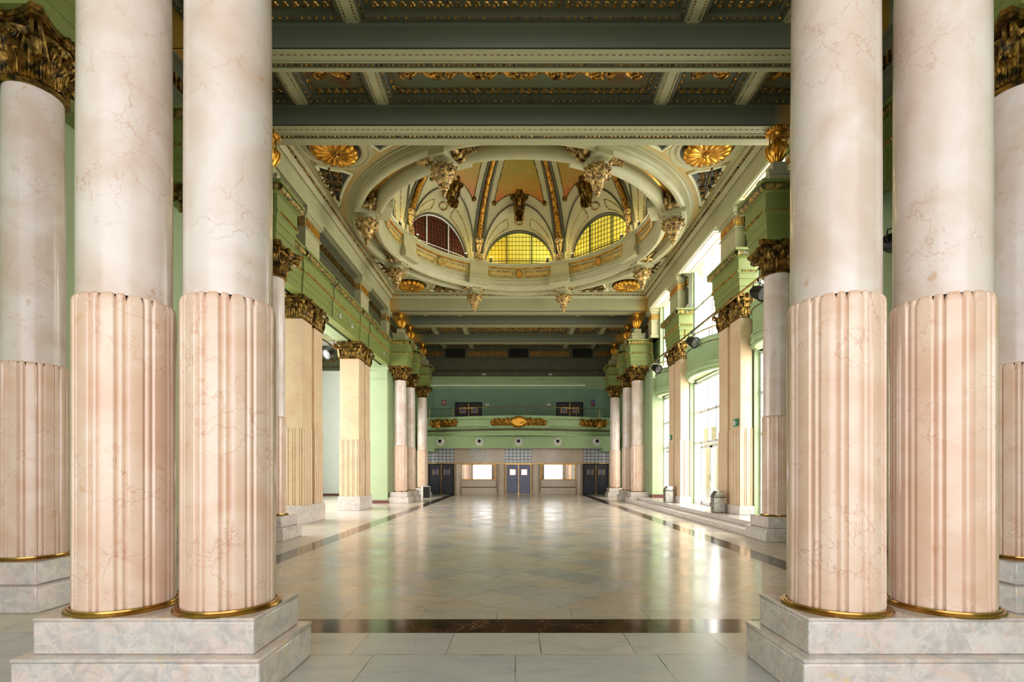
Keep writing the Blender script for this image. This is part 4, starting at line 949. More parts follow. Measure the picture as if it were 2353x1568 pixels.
# ================================================================== brackets and pendants under the ring
def make_bracket(label):
    t_ = thing('dome_bracket', label, 'bracket', (0,0,0), 0, 'scrolled brackets under the dome ring')
    m = MB(); m.box(-0.25, 0.25, -0.42, 0.42, -0.40, 0.02); m.box(-0.30, 0.30, -0.46, 0.46, -0.14, -0.06); m.build('block', 'sage', t_, smooth=False, bevel=0.02)
    m = MB(); m.tube([(-0.15, -0.44, -0.34), (0.15, -0.44, -0.34), (0.15, -0.44, -0.12), (-0.15, -0.44, -0.12)], 0.016, 4, True); m.tube([(-0.15, -0.28, -0.41), (0.15, -0.28, -0.41), (0.15, 0.28, -0.41), (-0.15, 0.28, -0.41)], 0.016, 4, True); m.build('gilt_frame', 'gold_pale', t_)
    for sg in (-1, 1):
        m = MB(); m.spiral((sg*0.40, -0.05, -0.20), (sg,0,0), (0,0,1), 0.16, 1.7, 0.05, 1, 6, PI/2); m.spiral((sg*0.40, -0.25, -0.20), (sg,0,0), (0,0,1), 0.16, 1.7, 0.05, 1, 6, PI/2)
        m.cyl((sg*0.40, -0.3, -0.20), (sg*0.40, 0.2, -0.20), 0.08, 10)
        m.tube([(sg*0.42, -0.1, -0.06), (sg*0.62, -0.1, -0.10), (sg*0.80, -0.1, -0.02)], [0.06, 0.09, 0.03], 8); 
        for q in range(5): m.leaf((sg*(0.44+0.07*q), -0.12, -0.16+0.01*q), (0,-0.4,-1), (0,1,0), 0.2, 0.22, 0.08, (sg, 0, -0.1), 4, 4)
        m.spiral((sg*0.80, -0.1, -0.04), (sg,0,0), (0,0,1), 0.08, 1.3, 0.03, -1); m.build('gilt_scroll', 'gold_pale', t_, ang=60)
    return t_
def make_pendant(label):
    t_ = thing('pendant_finial', label, 'pendant', (0,0,0), 0, 'gilded pendants under the dome ring')
    m = MB(); m.lathe([(0.20, 0.0), (0.29, -0.02), (0.30, -0.08), (0.24, -0.13), (0.2, -0.16)], 28); m.build('collar', 'sage', t_)
    m = MB(); m.lathe([(0.2, -0.14), (0.31, -0.18), (0.345, -0.27), (0.32, -0.36), (0.24, -0.43), (0.2, -0.45)], 36, mod=lambda a, z: 0.06*math.sin(a*12)*math.sin(z*40))
    for i in range(10):
        a = 2*PI*i/10; d = Vector((math.cos(a), math.sin(a), 0)); tn = Vector((-d.y, d.x, 0)); m.spiral(d*0.33+Vector((0,0,-0.24)), tn, (0,0,1), 0.085, 1.4, 0.025, (-1)**i); m.ball(d*0.33+tn*0.1+Vector((0,0,-0.34)), 0.045, 6, 4); m.spiral(d*0.30+tn*0.05+Vector((0,0,-0.37)), tn, (0,0,1), 0.06, 1.3, 0.02, (-1)**i); m.ball(d*0.35+tn*0.09+Vector((0,0,-0.17)), 0.035, 6, 4)
    m.build('flower_basket', 'gold_pale', t_, ang=60)
    m = MB(); m.lathe([(0.19, -0.43), (0.215, -0.46), (0.2, -0.52), (0.15, -0.60), (0.10, -0.64)], 28, mod=lambda a, z: 0.06*abs(math.sin(a*6)))
    m.lathe([(0.10, -0.63), (0.15, -0.66), (0.13, -0.71), (0.08, -0.73)], 20, mod=lambda a, z: 0.1*abs(math.sin(a*4)))
    m.lathe([(0.09, -0.72), (0.105, -0.76), (0.08, -0.79), (0.085, -0.83), (0.06, -0.86), (0.06, -0.89), (0.02, -0.94), (0.001, -0.95)], 14); m.build('turned_drop', 'gold_pale', t_)
    return t_
dirs = {0: 'right, slightly beyond centre', 1: 'far right one of the back pair', 2: 'far left one of the back pair', 3: 'left, slightly beyond centre', 4: 'left, slightly nearer than centre', 5: 'near left, in front of the orange panel', 6: 'near right, in front of the orange panel', 7: 'right, slightly nearer than centre'}
for k in range(8):
    a = PI/8+k*PI/4; x, y = 5.47*math.cos(a), YC+5.47*math.sin(a); lb = dirs[k]
    if k == 0: br = make_bracket(''); pd = make_pendant('')
    b_ = br if k == 0 else dup(br, (0,0,0)); p_ = pd if k == 0 else dup(pd, (0,0,0))
    b_.location = (x, y, 10.4); b_.rotation_euler = (0,0,a-PI/2); b_['label'] = 'scrolled gilt bracket under the dome ring, '+lb
    p_.location = (x, y, 10.01); p_.rotation_euler = (0,0,a-PI/2); p_['label'] = 'gilded basket pendant hanging from the dome ring, '+lb
# ================================================================== corner shells and scroll triangles
def make_shell(label):
    t_ = thing('gilded_shell', label, 'rosette', (0,0,0), 0, 'gilded shells in the dome field corners')
    m = MB(); m.lathe([(0.70, 0.0), (0.72, -0.03), (0.78, -0.05), (0.83, -0.03), (0.84, 0.0)], 64); m.lathe([(0.90, 0), (0.92, -0.02), (0.98, -0.02), (1.0, 0)], 64); m.build('shell_frame', 'sage', t_)
    m = MB(); m.lathe([(0.72, -0.012), (0.001, -0.012)], 48); m.build('dark_ground', 'darkgreen', t_)
    m = MB(); NL = 16; hub = Vector((0.0, 0.10, -0.06))
    for i in range(NL):
        a = 2*PI*i/NL; e = Vector((0.62*math.cos(a), 0.62*math.sin(a), -0.06)); L2 = (e-hub).length; d = (e-hub).normalized()
        pts = [hub+(e-hub)*f_+Vector((0,0,-0.07*math.sin(PI*f_))) for f_ in (0.12, 0.3, 0.5, 0.7, 0.88, 1.0)]; w_ = 0.62*PI/NL
        m.tube(pts, [w_*0.25, w_*0.45, w_*0.7, w_*0.95, w_*1.05, w_*0.6], 7)
    m.build('shell_lobes', 'gold_smooth', t_, ang=70)
    m = MB(); m.ball(hub+Vector((0,0,-0.06)), 0.10, 10, 6, (1, 1, 1.2))
    for i in range(7):
        a = 2*PI*i/7; m.ball(hub+Vector((0.11*math.cos(a), 0.11*math.sin(a), -0.05)), 0.055, 8, 5)
    m.build('shell_boss', 'gold', t_); return t_
def tri(sx, sy, swap, label):
    P = []
    def tp(x, y):
        if swap: x, y = y, x
        return (sx*x, sy*y)
    A_ = (5.83, 4.46); C_ = (6.02, 2.0); a0 = math.atan2(4.02, 4.86); a1 = math.atan2(2.0, 6.02); R_ = 6.30
    pts = [A_]+[(R_*math.cos(a0+(a1-a0)*i/12), R_*math.sin(a0+(a1-a0)*i/12)) for i in range(13)]
    B0 = pts[1]
    # concave edge round the shell
    sh = [(5.08+1.06*math.cos(t2), 5.08+1.06*math.sin(t2)) for t2 in [-0.72-(0.75)*i/6 for i in range(7)]]
    pts = [p for p in sh]+pts[2:]
    pts = [tp(*p) for p in pts]
    t_ = thing('scroll_triangle', label, 'ornament', (0, YC, 10.4), 0, 'scrollwork triangles of the dome field')
    m = MB(); n = len(pts); cx = sum(p[0] for p in pts)/n; cy = sum(p[1] for p in pts)/n
    m.add([(x, y, -0.006) for x, y in pts]+[(cx, cy, -0.006)], [(i, (i+1)%n, n) for i in range(n)]); m.build('dark_ground', 'darkgreen', t_, smooth=False)
    m = MB(); m.tube([(x, y, -0.01) for x, y in pts], 0.05, 6, True); m.build('pale_frame', 'cream_paint', t_)
    q = [(cx+(x-cx)*1.16, cy+(y-cy)*1.10, -0.004) for x, y in pts]; m = MB(); m.tube(q, 0.02, 5, True); m.build('ochre_outline', 'ochre', t_)
    m = MB(); random.seed(7)
    base = Vector(((pts[0][0]+pts[6][0]+pts[3][0])/3, (pts[0][1]+pts[6][1]+pts[3][1])/3, 0)); tip = Vector((*tp(*C_), 0)); ct = Vector((cx, cy, 0))
    ax = (tip-base).normalized(); ay = Vector((-ax.y, ax.x, 0))
    for f_, s3, r_ in ((0.12, 1, 0.16), (0.12, -1, 0.16), (0.3, 1, 0.14), (0.3, -1, 0.13), (0.48, 1, 0.10), (0.48, -1, 0.1), (0.64, 1, 0.06), (0.76, -1, 0.05)):
        c_ = base.lerp(tip, f_)+ay*s3*r_*1.15; m.spiral((c_.x, c_.y, -0.05), ax, ay*s3, r_, 1.5, 0.026, 1, 5); m.leaf((c_.x, c_.y, -0.06), (0,0,-1), ay, r_*1.2, r_*0.6, 0.05, ax, 4, 4)
    m.tube([base+Vector((0,0,-0.04)), base.lerp(tip, 0.8)+Vector((0,0,-0.04))], [0.035, 0.012], 6); m.build('gilt_scrolls', 'gold_dark', t_, ang=60)
sh0 = None
for sx, sn in ((-1, 'left'), (1, 'right')):
    for sy, yn in ((-1, 'near'), (1, 'far')):
        lb = 'gilded scallop shell in a ring at the %s %s corner of the dome field' % (yn, sn); loc = (sx*5.08, YC+sy*5.08, 10.4)
        if sh0 is None: sh0 = make_shell(lb); sh0.location = loc
        else: dup(sh0, loc, 0, lb)
        tri(sx, sy, False, 'dark triangle with gilt scrolls beside the %s %s shell, towards the side beam' % (yn, sn))
        tri(sx, sy, True, 'dark triangle with gilt scrolls beside the %s %s shell, towards the cross beam' % (yn, sn))
# ================================================================== RIGHT SIDE: steps, windows, balconies
t_ = thing('entrance_steps', 'two long white marble steps along the right-hand windows', 'steps', (5.55, 12.55, 0))
m = MB(); m.box(0, 2.2, 0, 12.75, 0, 0.13); m.box(-0.03, 0.5, 0, 12.75, 0.13, 0.16); m.build('lower_step', 'base', t_, smooth=False, bevel=0.01)
m = MB(); m.box(0.37, 2.2, 0, 12.78, 0.16, 0.27); m.box(0.34, 2.2, 0, 12.78, 0.27, 0.30); m.build('upper_step', 'base', t_, smooth=False, bevel=0.01)
o = MB().box(7.75, 30, 0, 40, 0.1, 0.28).build('ground_outside', 'pave', smooth=False); tag(o, '', '', kind='structure')
t_ = thing('outside_building', 'cream building front seen pale through the right-hand windows', 'building', (14, 19, 0.28))
m = MB(); m.box(0, 0.4, -16, 20, 0, 4.5); m.build('facade', 'facade', t_, smooth=False)
WIN = 0
def window(y0, y1, z0, z1, transoms, mull, door=None):
    global WIN; WIN += 1
    e = bpy.data.objects.new('window_%d' % WIN, None); COL.objects.link(e); e.location = (7.12, y0, z0); e['kind'] = 'structure'
    L_, H_ = y1-y0, z1-z0; m = MB(); m.box(-0.06, 0.06, 0, 0.08, 0, H_); m.box(-0.06, 0.06, L_-0.08, L_, 0, H_); m.box(-0.06, 0.06, 0.08, L_-0.08, H_-0.08, H_); m.box(-0.06, 0.06, 0.08, L_-0.08, 0, 0.05)
    for z in transoms: m.box(-0.05, 0.05, 0.08, L_-0.08, z-z0-0.05, z-z0+0.05)
    for y, zz0, zz1 in mull: m.box(-0.05, 0.05, y*L_-0.03, y*L_+0.03, zz0-z0, zz1-z0)
    m.build('window_frame', 'white', e, smooth=False)
    m = MB(); m.add([(0, 0.06, 0.03), (0, L_-0.06, 0.03), (0, L_-0.06, H_-0.05), (0, 0.06, H_-0.05)], [(0,1,2,3)]); m.build('glass', 'glass', e, smooth=False)
    if door:
        for q in (0, 1):
            ya = door[0]*L_+q*(door[1]-door[0])*L_/2+0.03; yb = ya+(door[1]-door[0])*L_/2-0.06; m = MB()
            m.box(-0.09, -0.04, ya, ya+0.08, 0.02, 2.25); m.box(-0.09, -0.04, yb-0.08, yb, 0.02, 2.25); m.box(-0.09, -0.04, ya, yb, 2.17, 2.27); m.box(-0.09, -0.04, ya, yb, 0.02, 0.14); d = m.build('glass_door', 'white', e, smooth=False)
            m = MB(); yy = yb-0.04 if q == 0 else ya+0.04; m.tube([(-0.09, yy, 0.95), (-0.14, yy, 0.95), (-0.14, yy, 1.15), (-0.09, yy, 1.15)], 0.012, 6); m.build('door_handle', 'steel', d)
for bi, (y0, y1) in enumerate(BAYS):
    mu = [(f_, 2.7, 5.1) for f_ in (0.2, 0.4, 0.6, 0.8)]+[(0.2, 0.3, 2.7), (0.8, 0.3, 2.7)]
    window(y0, y1, 0.3, 5.1, (2.7, 3.9), mu, (0.22, 0.78))
    window(y0, y1, 6.1, 9.72, (7.3, 8.1), [(f_, 6.1, 9.7) for f_ in (0.25, 0.5, 0.75)])
# window head soffits with ochre inset line
for (y0, y1), nm in zip(BAYS, ('nearest', 'middle', 'farthest')):
    t_ = thing('window_head_panel', 'pale soffit panel with ochre line above the %s right-hand window' % nm, 'panel', (6.65, (y0+y1)/2, 9.6), 0, 'window head soffits'); L_ = y1-y0
    m = MB(); m.box(-0.24, 0.24, -L_/2+0.05, L_/2-0.05, -0.03, 0.0); m.build('soffit', 'cream_paint', t_, smooth=False)
    m = MB(); q = [(-0.16, -L_/2+0.2, -0.03), (0.16, -L_/2+0.2, -0.03), (0.16, L_/2-0.2, -0.03), (-0.16, L_/2-0.2, -0.03)]; m.tube(q, 0.014, 4, True); m.build('ochre_line', 'gold_smooth', t_)
# bow balconies
for (y0, y1), nm in zip(BAYS, ('nearest', 'middle', 'farthest')):
    t_ = thing('window_balcony', 'curved green balcony bulging in front of the %s right-hand window' % nm, 'balcony', (6.9, (y0+y1)/2, 5.1), 0, 'curved window balconies'); L_ = y1-y0-0.1; hl = L_/2
    bow = 0.50 if L_ > 3 else 0.4
    flat = 0.28
    def arcp(off_=0): 
        p = [(0.0, hl), (-0.08, hl), (-0.08, hl-flat)]
        for i in range(1, 15):
            y = (hl-flat)*(1-2*i/15); p.append((-0.08-bow*(math.cos(PI/2*(y/(hl-flat)))**0.6), y))
        return p+[(-0.08, -hl+flat), (-0.08, -hl), (0.0, -hl)]
    pth = arcp(); m = MB()
    m.sweep([(-0.25, 0.0), (-0.05, 0.0), (-0.02, 0.06), (0.05, 0.12), (0.05, 0.18), (0.02, 0.22), (0.06, 0.30), (0.0, 0.36), (0.0, 0.95), (0.04, 0.98), (0.06, 1.05), (0.06, 1.16), (-0.06, 1.18), (-0.12, 1.18), (-0.12, 0.1)], pth, cap=False)
    m.build('parapet', 'bal_green', t_, ang=50)
    m = MB(); m.poly(pth, 0.05, 0.14); m.build('balcony_floor', 'green', t_, smooth=False)
    m = MB(); m.beads(pth, 0.98, 0.05, 0.012, 0.06); m.tube([(x-0.045, y, 0.97) for x, y in pth[2:-2]], 0.012, 4); m.tube([(x-0.03, y, 0.26) for x, y in pth[2:-2]], 0.016, 4); m.build('gilt_line', 'gold_dark', t_)
    m = MB(); m.tube([(x, y, 1.45) for x, y in pth[2:-2]], 0.022, 8)
    for i in range(3, len(pth)-2, 3): m.cyl((pth[i][0], pth[i][1], 1.17), (pth[i][0], pth[i][1], 1.45), 0.012, 6)
    m.build('brass_rail', 'brass', t_)
# ---- round window frames (spandrel consoles)
# ---- lighting pipes with spotlights
def pipe(x, y0, y1, z, lb):
    t_ = thing('lighting_pipe', lb, 'pipe', (x, y0, z), 0, 'lighting pipes'); m = MB(); m.cyl((0,0,0), (0, y1-y0, 0), 0.03, 8); m.build('tube', 'brass', t_)
    m = MB()
    for f_ in (0.02, 0.5, 0.98): m.box(-0.02, 0.02, f_*(y1-y0)-0.02, f_*(y1-y0)+0.02, -0.05, 0.28)
    m.build('hanger', 'brass', t_, smooth=False)
pipe(6.12, 12.75, 25.2, 6.57, 'long brass lighting pipe running past the right-hand windows'); pipe(-7.42, 14.0, 27.0, 6.57, 'long brass lighting pipe behind the left piers')
def spot(lb):
    t_ = thing('stage_spotlight', lb, 'spotlight', (0,0,0), 0, 'black stage spotlights')
    m = MB(); m.tube([(0, 0, 0), (0, 0, -0.1)], 0.03, 8); m.tube([(0, -0.02, -0.1), (-0.19, -0.02, -0.16), (-0.2, 0, -0.34)], 0.014, 6); m.tube([(0, -0.02, -0.1), (0.19, -0.02, -0.16), (0.2, 0, -0.34)], 0.014, 6); m.build('yoke', 'black', t_)
    m = MB(); m.lathe([(0.05, -0.2), (0.13, -0.17), (0.17, -0.05), (0.18, 0.12), (0.2, 0.16), (0.2, 0.19), (0.17, 0.19)], 20)
    for i in range(3): m.box(-0.19, 0.19, -0.02, 0.02, -0.12+i*0.06, -0.10+i*0.06)
    R_ = Matrix.Translation((0,0,-0.36)) @ Matrix.Rotation(math.radians(118), 4, 'X'); m.xf(R_); m.build('lamp_housing', 'black', t_)
    m = MB(); m.lathe([(0.17, 0.175), (0.1, 0.2), (0.001, 0.21)], 20); m.xf(R_); m.build('lens', 'lamp_lens', t_); return t_
s0 = spot('black stage spotlight beside the capital of the near right column'); s0.location = (6.12, 13.2, 6.57); s0.rotation_euler = (0,0,0.4)
for x, y, z, rz, lb in ((6.12, 18.2, 6.57, 0.5, 'black stage spotlight in front of the middle right window balcony'), (6.12, 22.9, 6.57, 0.5, 'black stage spotlight in front of the farthest right window balcony'), (-7.42, 20.0, 6.57, -0.5, 'black stage spotlight behind the farther left pier'),
   (6.5, 8.95, 5.95, 0.3, 'black spotlight seen in the gap between the right foreground pair')): dup(s0, (x, y, z), rz, lb)
t_ = thing('wall_bracket_arm', 'short black arm holding the spotlight behind the right foreground pair', 'bracket', (6.9, 8.95, 5.95)); m = MB(); m.cyl((0,0,0), (-0.42, 0, 0), 0.02, 8); m.build('arm', 'black', t_)
# ---- litter bins
def bin_(lb):
    t_ = thing('litter_bin', lb, 'bin', (0,0,0), 0, 'steel litter bins')
    m = MB(); m.box(-0.17, 0.17, -0.17, 0.17, 0, 0.55); m.build('bin_body', 'steel', t_, bevel=0.02); m = MB(); m.box(-0.175, 0.175, -0.175, 0.175, 0.47, 0.50); m.box(-0.18, -0.165, -0.02, 0.02, 0.1, 0.15); m.build('black_band', 'black', t_, smooth=False)
    m = MB(); m.add([(-0.17,-0.17,0.55),(0.17,-0.17,0.55),(0.17,0.17,0.55),(-0.17,0.17,0.55),(-0.08,-0.15,0.68),(0.17,-0.15,0.68),(0.17,0.15,0.68),(-0.08,0.15,0.68)], [(0,1,5,4),(1,2,6,5),(2,3,7,6),(3,0,4,7),(4,5,6,7)]); m.build('slanted_lid', 'steel', t_, smooth=False, bevel=0.01); return t_
b0 = bin_('steel litter bin with slanted lid beside the nearer right pier'); b0.location = (6.22, 16.1, 0.30)
dup(b0, (6.20, 21.3, 0.30), 0, 'steel litter bin with slanted lid beside the farther right pier')
# ---- small fittings on the left entablature
for i, (y, z, lb) in enumerate(((18.3, 7.15, 'small white socket plate on the left entablature, nearest of three'), (19.6, 7.15, 'small white socket plate on the left entablature, middle of three'), (24.3, 7.2, 'small white socket plate on the left entablature, near the far corner'))):
    t_ = thing('socket_plate', lb, 'socket', (-6.42, y, z), 0, 'white socket plates'); m = MB(); m.box(0, 0.02, -0.09, 0.09, -0.06, 0.06); m.build('plate', 'plastic', t_, smooth=False, bevel=0.004); m = MB(); m.box(0.02, 0.024, -0.05, -0.01, -0.03, 0.03); m.box(0.02, 0.024, 0.01, 0.05, -0.03, 0.03); m.build('socket_inserts', 'black', t_, smooth=False)
for y, lb in ((17.35, 'black cable running down the left entablature, nearer one'), (21.6, 'black cable running down the left entablature, farther one')):
    t_ = thing('wall_cable', lb, 'cable', (-6.36, y, 6.85), 0, 'black cables on the left entablature'); m = MB(); m.tube([(0.0,0,0.0), (0.0,0,0.5), (0.08,0,0.62), (0.03,0,0.95), (0.2,0,1.1), (0.2,0,1.26), (-0.1,0,1.29)], 0.014, 5); m.build('cable', 'black', t_)
# ================================================================== BACK WALL
t_ = thing('marble_wall_cladding', 'beige polished marble wall with ticket hatches and curved piers under the balcony', 'wall cladding', (0, 35.5, 0))
m = MB(); m.box(-6.9, 6.9, -0.0, 0.3, 2.10, 3.3); m.box(-6.9, -6.2, 0, 0.3, 0, 2.12); m.box(6.2, 6.9, 0, 0.3, 0, 2.12)
for sx in (-1, 1):
    for x0, x1 in ((0.86, 1.50), (3.95, 4.5)):
        a, b = sorted((sx*x0, sx*x1)); m.box(a, b, 0.0, 0.3, 0, 2.12)
    a, b = sorted((sx*1.5, sx*3.95)); m.box(a, b, 0.14, 0.3, 0, 2.12)
m.build('cladding', 'beige', t_, smooth=False)
for sx in (-1, 1):
    for x0, x1 in ((0.90, 1.48), (4.0, 4.5)):
        a, b = sorted((sx*x0, sx*x1)); cx, r = (a+b)/2, (b-a)/2; pts = [(cx+r*math.cos(PI+PI*i/12), 0.0+0.28*math.sin(PI+PI*i/12)) for i in range(13)]; m = MB(); m.poly(pts, 0, 2.08); m.build('curved_pier', 'beige', t_, ang=50)
m = MB(); m.box(-6.45, 6.45, -0.05, 0.02, 2.10, 2.14); m.build('brass_strip', 'brass', t_, smooth=False)
for sx, sn in ((-1, 'left'), (1, 'right')):
    a, b = sorted((sx*1.55, sx*3.95)); L_ = b-a
    t_ = thing('mirror', 'wide gold-edged mirror over the %s marble counter' % sn, 'mirror', ((a+b)/2, 35.5, 1.0), 0, 'wide wall mirrors')
    m = MB(); m.box(-L_/2+0.04, L_/2-0.04, 0.10, 0.12, 0.04, 1.04); m.build('mirror_glass', 'mirror', t_, smooth=False)
    m = MB(); m.box(-L_/2, -L_/2+0.05, 0.04, 0.13, 0, 1.08); m.box(L_/2-0.05, L_/2, 0.04, 0.13, 0, 1.08); m.box(-L_/2, L_/2, 0.04, 0.13, 1.04, 1.08); m.box(-L_/2, L_/2, 0.04, 0.13, 0, 0.04); m.build('gold_frame', 'gold_smooth', t_, smooth=False)
    t_ = thing('marble_counter', 'beige marble ledge below the %s mirror' % sn, 'counter', ((a+b)/2, 35.5, 0), 0, 'marble counters')
    m = MB(); m.box(-L_/2, L_/2, -0.12, 0.14, 0, 0.46); m.build('lower_front', 'beige', t_, smooth=False, bevel=0.01); m = MB(); m.box(-L_/2, L_/2, -0.05, 0.14, 0.50, 0.98); m.build('upper_front', 'beige', t_, smooth=False, bevel=0.01)
    m = MB(); m.box(-L_/2, L_/2, -0.02, 0.14, 0.46, 0.50); m.build('shadow_gap', 'nearblack', t_, smooth=False)
def dbl_door(n, x, z, w_, h, mat, y=35.42, panes=True, sidebars=False):
    e = bpy.data.objects.new('door_%d' % n, None); COL.objects.link(e); e.location = (x, y, z); e['kind'] = 'structure'
    m = MB(); m.box(-w_/2-0.04, -w_/2, -0.02, 0.1, 0, h+0.04); m.box(w_/2, w_/2+0.04, -0.02, 0.1, 0, h+0.04); m.box(-w_/2, w_/2, -0.02, 0.1, h, h+0.04); m.box(-w_/2, w_/2, 0.05, 0.15, 0, h); m.build('door_frame', 'nearblack' if mat != 'door_mid' else 'brass', e, smooth=False)
    for sg in (-1, 1):
        a, b = sorted((sg*0.02, sg*(w_/2-0.01))); m = MB(); m.box(a, b, 0.0, 0.05, 0.02, h-0.01); lf = m.build('door_leaf', mat, e, smooth=False, bevel=0.006)
        cx = sg*w_*0.235; cz = h*0.74; hw, hh_ = w_*0.105, h*0.085
        m = MB(); m.box(cx-hw-0.03, cx-hw, -0.02, 0, cz-hh_-0.03, cz+hh_+0.03); m.box(cx+hw, cx+hw+0.03, -0.02, 0, cz-hh_-0.03, cz+hh_+0.03)
        if not sidebars: m.box(cx-hw, cx+hw, -0.02, 0, cz+hh_, cz+hh_+0.03); m.box(cx-hw, cx+hw, -0.02, 0, cz-hh_-0.03, cz-hh_)
        m.build('pane_frame', 'gold_smooth', lf, smooth=False)
        m = MB(); m.box(cx-hw, cx+hw, -0.01, 0.0, cz-hh_, cz+hh_); m.build('pane', 'mirror' if mat == 'door_mid' else 'door_mid', lf, smooth=False)
    m = MB(); m.box(-0.025, 0.025, -0.02, 0.03, 0, h); m.box(-0.05, 0.05, -0.04, 0.0, 0.0, 0.12); m.build('brass_astragal', 'brass', e, smooth=False)
    m = MB(); m.box(-0.2, -0.06, -0.05, -0.03, h*0.47, h*0.49); m.box(-0.075, -0.055, -0.05, 0, h*0.42, h*0.52); m.build('door_handle', 'black', e, smooth=False)
dbl_door(1, -5.35, 0, 1.66, 2.06, 'door_dark', sidebars=True); dbl_door(2, 0.0, 0, 1.70, 2.06, 'door_mid'); dbl_door(3, 5.35, 0, 1.66, 2.06, 'door_dark', sidebars=True)
dbl_door(4, -3.45, 4.4, 1.75, 1.92, 'black'); dbl_door(5, 3.55, 4.4, 1.75, 1.92, 'black')
for x, w_, nm in ((-5.4, 1.85, 'left'), (0.0, 1.86, 'middle'), (5.4, 1.85, 'right')):
    t_ = thing('glass_block_panel', 'white glass block panel with dark joints above the %s double door' % nm, 'glass blocks', (x, 35.5, 2.17), 0, 'glass block panels')
    m = MB(); m.box(-w_/2, w_/2, -0.03, 0.0, 0, 1.12); m.build('joint_frame', 'nearblack', t_, smooth=False)
    m = MB(); nx, nz = 7, 5; dx, dz = w_/nx, 1.12/nz
    for i in range(nx):
        for j in range(nz): m.box(-w_/2+i*dx+0.014, -w_/2+(i+1)*dx-0.014, -0.05, -0.03, j*dz+0.014, (j+1)*dz-0.014)
    m.build('glass_blocks', 'tile_white', t_, smooth=False)
# theatre name sign, white letters in a thin grid
t_ = thing('theatre_name_sign', 'white lettered theatre name sign on the beige marble above the left mirror', 'sign', (-2.76, 35.46, 2.42))
def letters(txt, size, x, z, parent, wd=None, mat='letter_white', y=0.0, name='lettering'):
    c_ = bpy.data.curves.new('lettering', 'FONT'); c_.body = txt; c_.size = size; c_.extrude = 0.006; c_.offset = 0.008; c_.align_x = 'LEFT'
    o_ = bpy.data.objects.new('lettering_tmp', c_); COL.objects.link(o_); dg = bpy.context.evaluated_depsgraph_get(); me = bpy.data.meshes.new_from_object(o_.evaluated_get(dg)); bpy.data.objects.remove(o_)
    xs = [v.co.x for v in me.vertices]; k = wd/(max(xs)-min(xs)) if wd else 1; x0 = min(xs)
    for v in me.vertices: v.co = Vector(((v.co.x-x0)*k+x, y-v.co.z, z+v.co.y))
    me.materials.clear(); me.materials.append(M[mat]); q = bpy.data.objects.new(name, me); COL.objects.link(q); q.parent = parent; return q
letters('TEATRO', 0.19, -0.56, 0.58, t_, 0.70, name='top_line_lettering'); letters('FERNANDO', 0.21, -0.56, 0.39, t_, 1.12, name='middle_line_lettering'); letters('DE', 0.13, -0.56, 0.27, t_, 0.16, name='small_line_lettering'); letters('ROJAS', 0.30, -0.30, 0.05, t_, 0.88, name='bottom_line_lettering')
m = MB()
for z in (0.0, 0.27, 0.38, 0.56, 0.74): m.box(-0.6, 0.6, -0.008, 0, z-0.009, z+0.009)
for x in (-0.6, 0.6): m.box(x-0.009, x+0.009, -0.008, 0, 0, 0.74)
m.box(-0.34, -0.328, -0.008, 0, 0, 0.27); m.build('white_grid', 'letter_white', t_, smooth=False)
# band with round nozzles
t_ = thing('balcony_fascia', 'light green plain band below the curved balcony', 'fascia', (0, 34.0, 3.12)); m = MB(); m.box(-6.5, 6.5, 0, 0.3, 0, 0.8); m.box(-6.5, 6.5, 0.3, 1.5, 0.1, 0.3); m.build('band', 'bal_green', t_, smooth=False)
m = MB(); m.box(-6.3, -5.6, 0.0, 1.4, -0.22, 0); m.box(5.6, 6.3, 0.0, 1.4, -0.22, 0); m.build('corner_box', 'bal_green', t_, smooth=False)
nz0 = None
for x, nm in ((-5.2, 'leftmost'), (-2.6, 'second from the left'), (0.0, 'middle'), (2.6, 'second from the right'), (5.2, 'rightmost')):
    lb = 'round white air nozzle on the green band, %s of five' % nm
    if nz0 is None:
        nz0 = thing('air_nozzle', lb, 'vent', (0,0,0), 0, 'round air nozzles'); m = MB(); m.lathe([(0.28, 0.0), (0.27, 0.05), (0.22, 0.07), (0.18, 0.03), (0.12, 0.0)], 32); m.xf(Matrix.Rotation(PI/2, 4, 'X')); m.build('nozzle_ring', 'plastic', nz0)
        m = MB(); m.lathe([(0.19, 0.02), (0.17, 0.08), (0.10, 0.13)], 28); m.xf(Matrix.Translation((0, 0, 0.03)) @ Matrix.Rotation(PI/2, 4, 'X')); m.build('nozzle_ball', 'plastic', nz0)
        m = MB(); m.lathe([(0.11, 0.13), (0.001, 0.131)], 24); m.xf(Matrix.Translation((0, 0, 0.04)) @ Matrix.Rotation(PI/2, 4, 'X')); m.build('dark_opening', 'nearblack', nz0); nz0.location = (x, 34.0, 3.54)
    else: dup(nz0, (x, 34.0, 3.54), 0, lb)
# balcony
bal = thing('balcony', 'curved light green balcony with gilt cartouches across the back wall', 'balcony', (0, 34.3, 4.0))
def bpth(n=24, w_=6.5, bow=1.55): return [(-w_+2*w_*i/n, -bow*(math.cos(PI/2*(-1+2*i/n))**1.3)) for i in range(n+1)]
P = bpth()
m = MB(); m.sweep([(-0.8, -0.08), (-0.3, -0.08), (-0.28, 0.0), (-0.2, 0.02), (-0.2, 0.06), (-0.1, 0.1), (-0.06, 0.22), (0.05, 0.3), (0.05, 0.36), (0.0, 0.38), (0.0, 1.05), (0.05, 1.08), (0.05, 1.16), (-0.15, 1.16), (-0.15, 0.4)], P); m.build('parapet', 'bal_green', bal, ang=50)
m = MB(); m.poly(P+[(6.5, 1.2), (-6.5, 1.2)], 0.25, 0.4); m.build('balcony_floor', 'green', bal, smooth=False)
m = MB(); m.sweep([(0.0, 0.2), (0.075, 0.31), (0.075, 0.33), (0.0, 0.35)], P); m.build('dark_cove', 'sage_dark', bal)
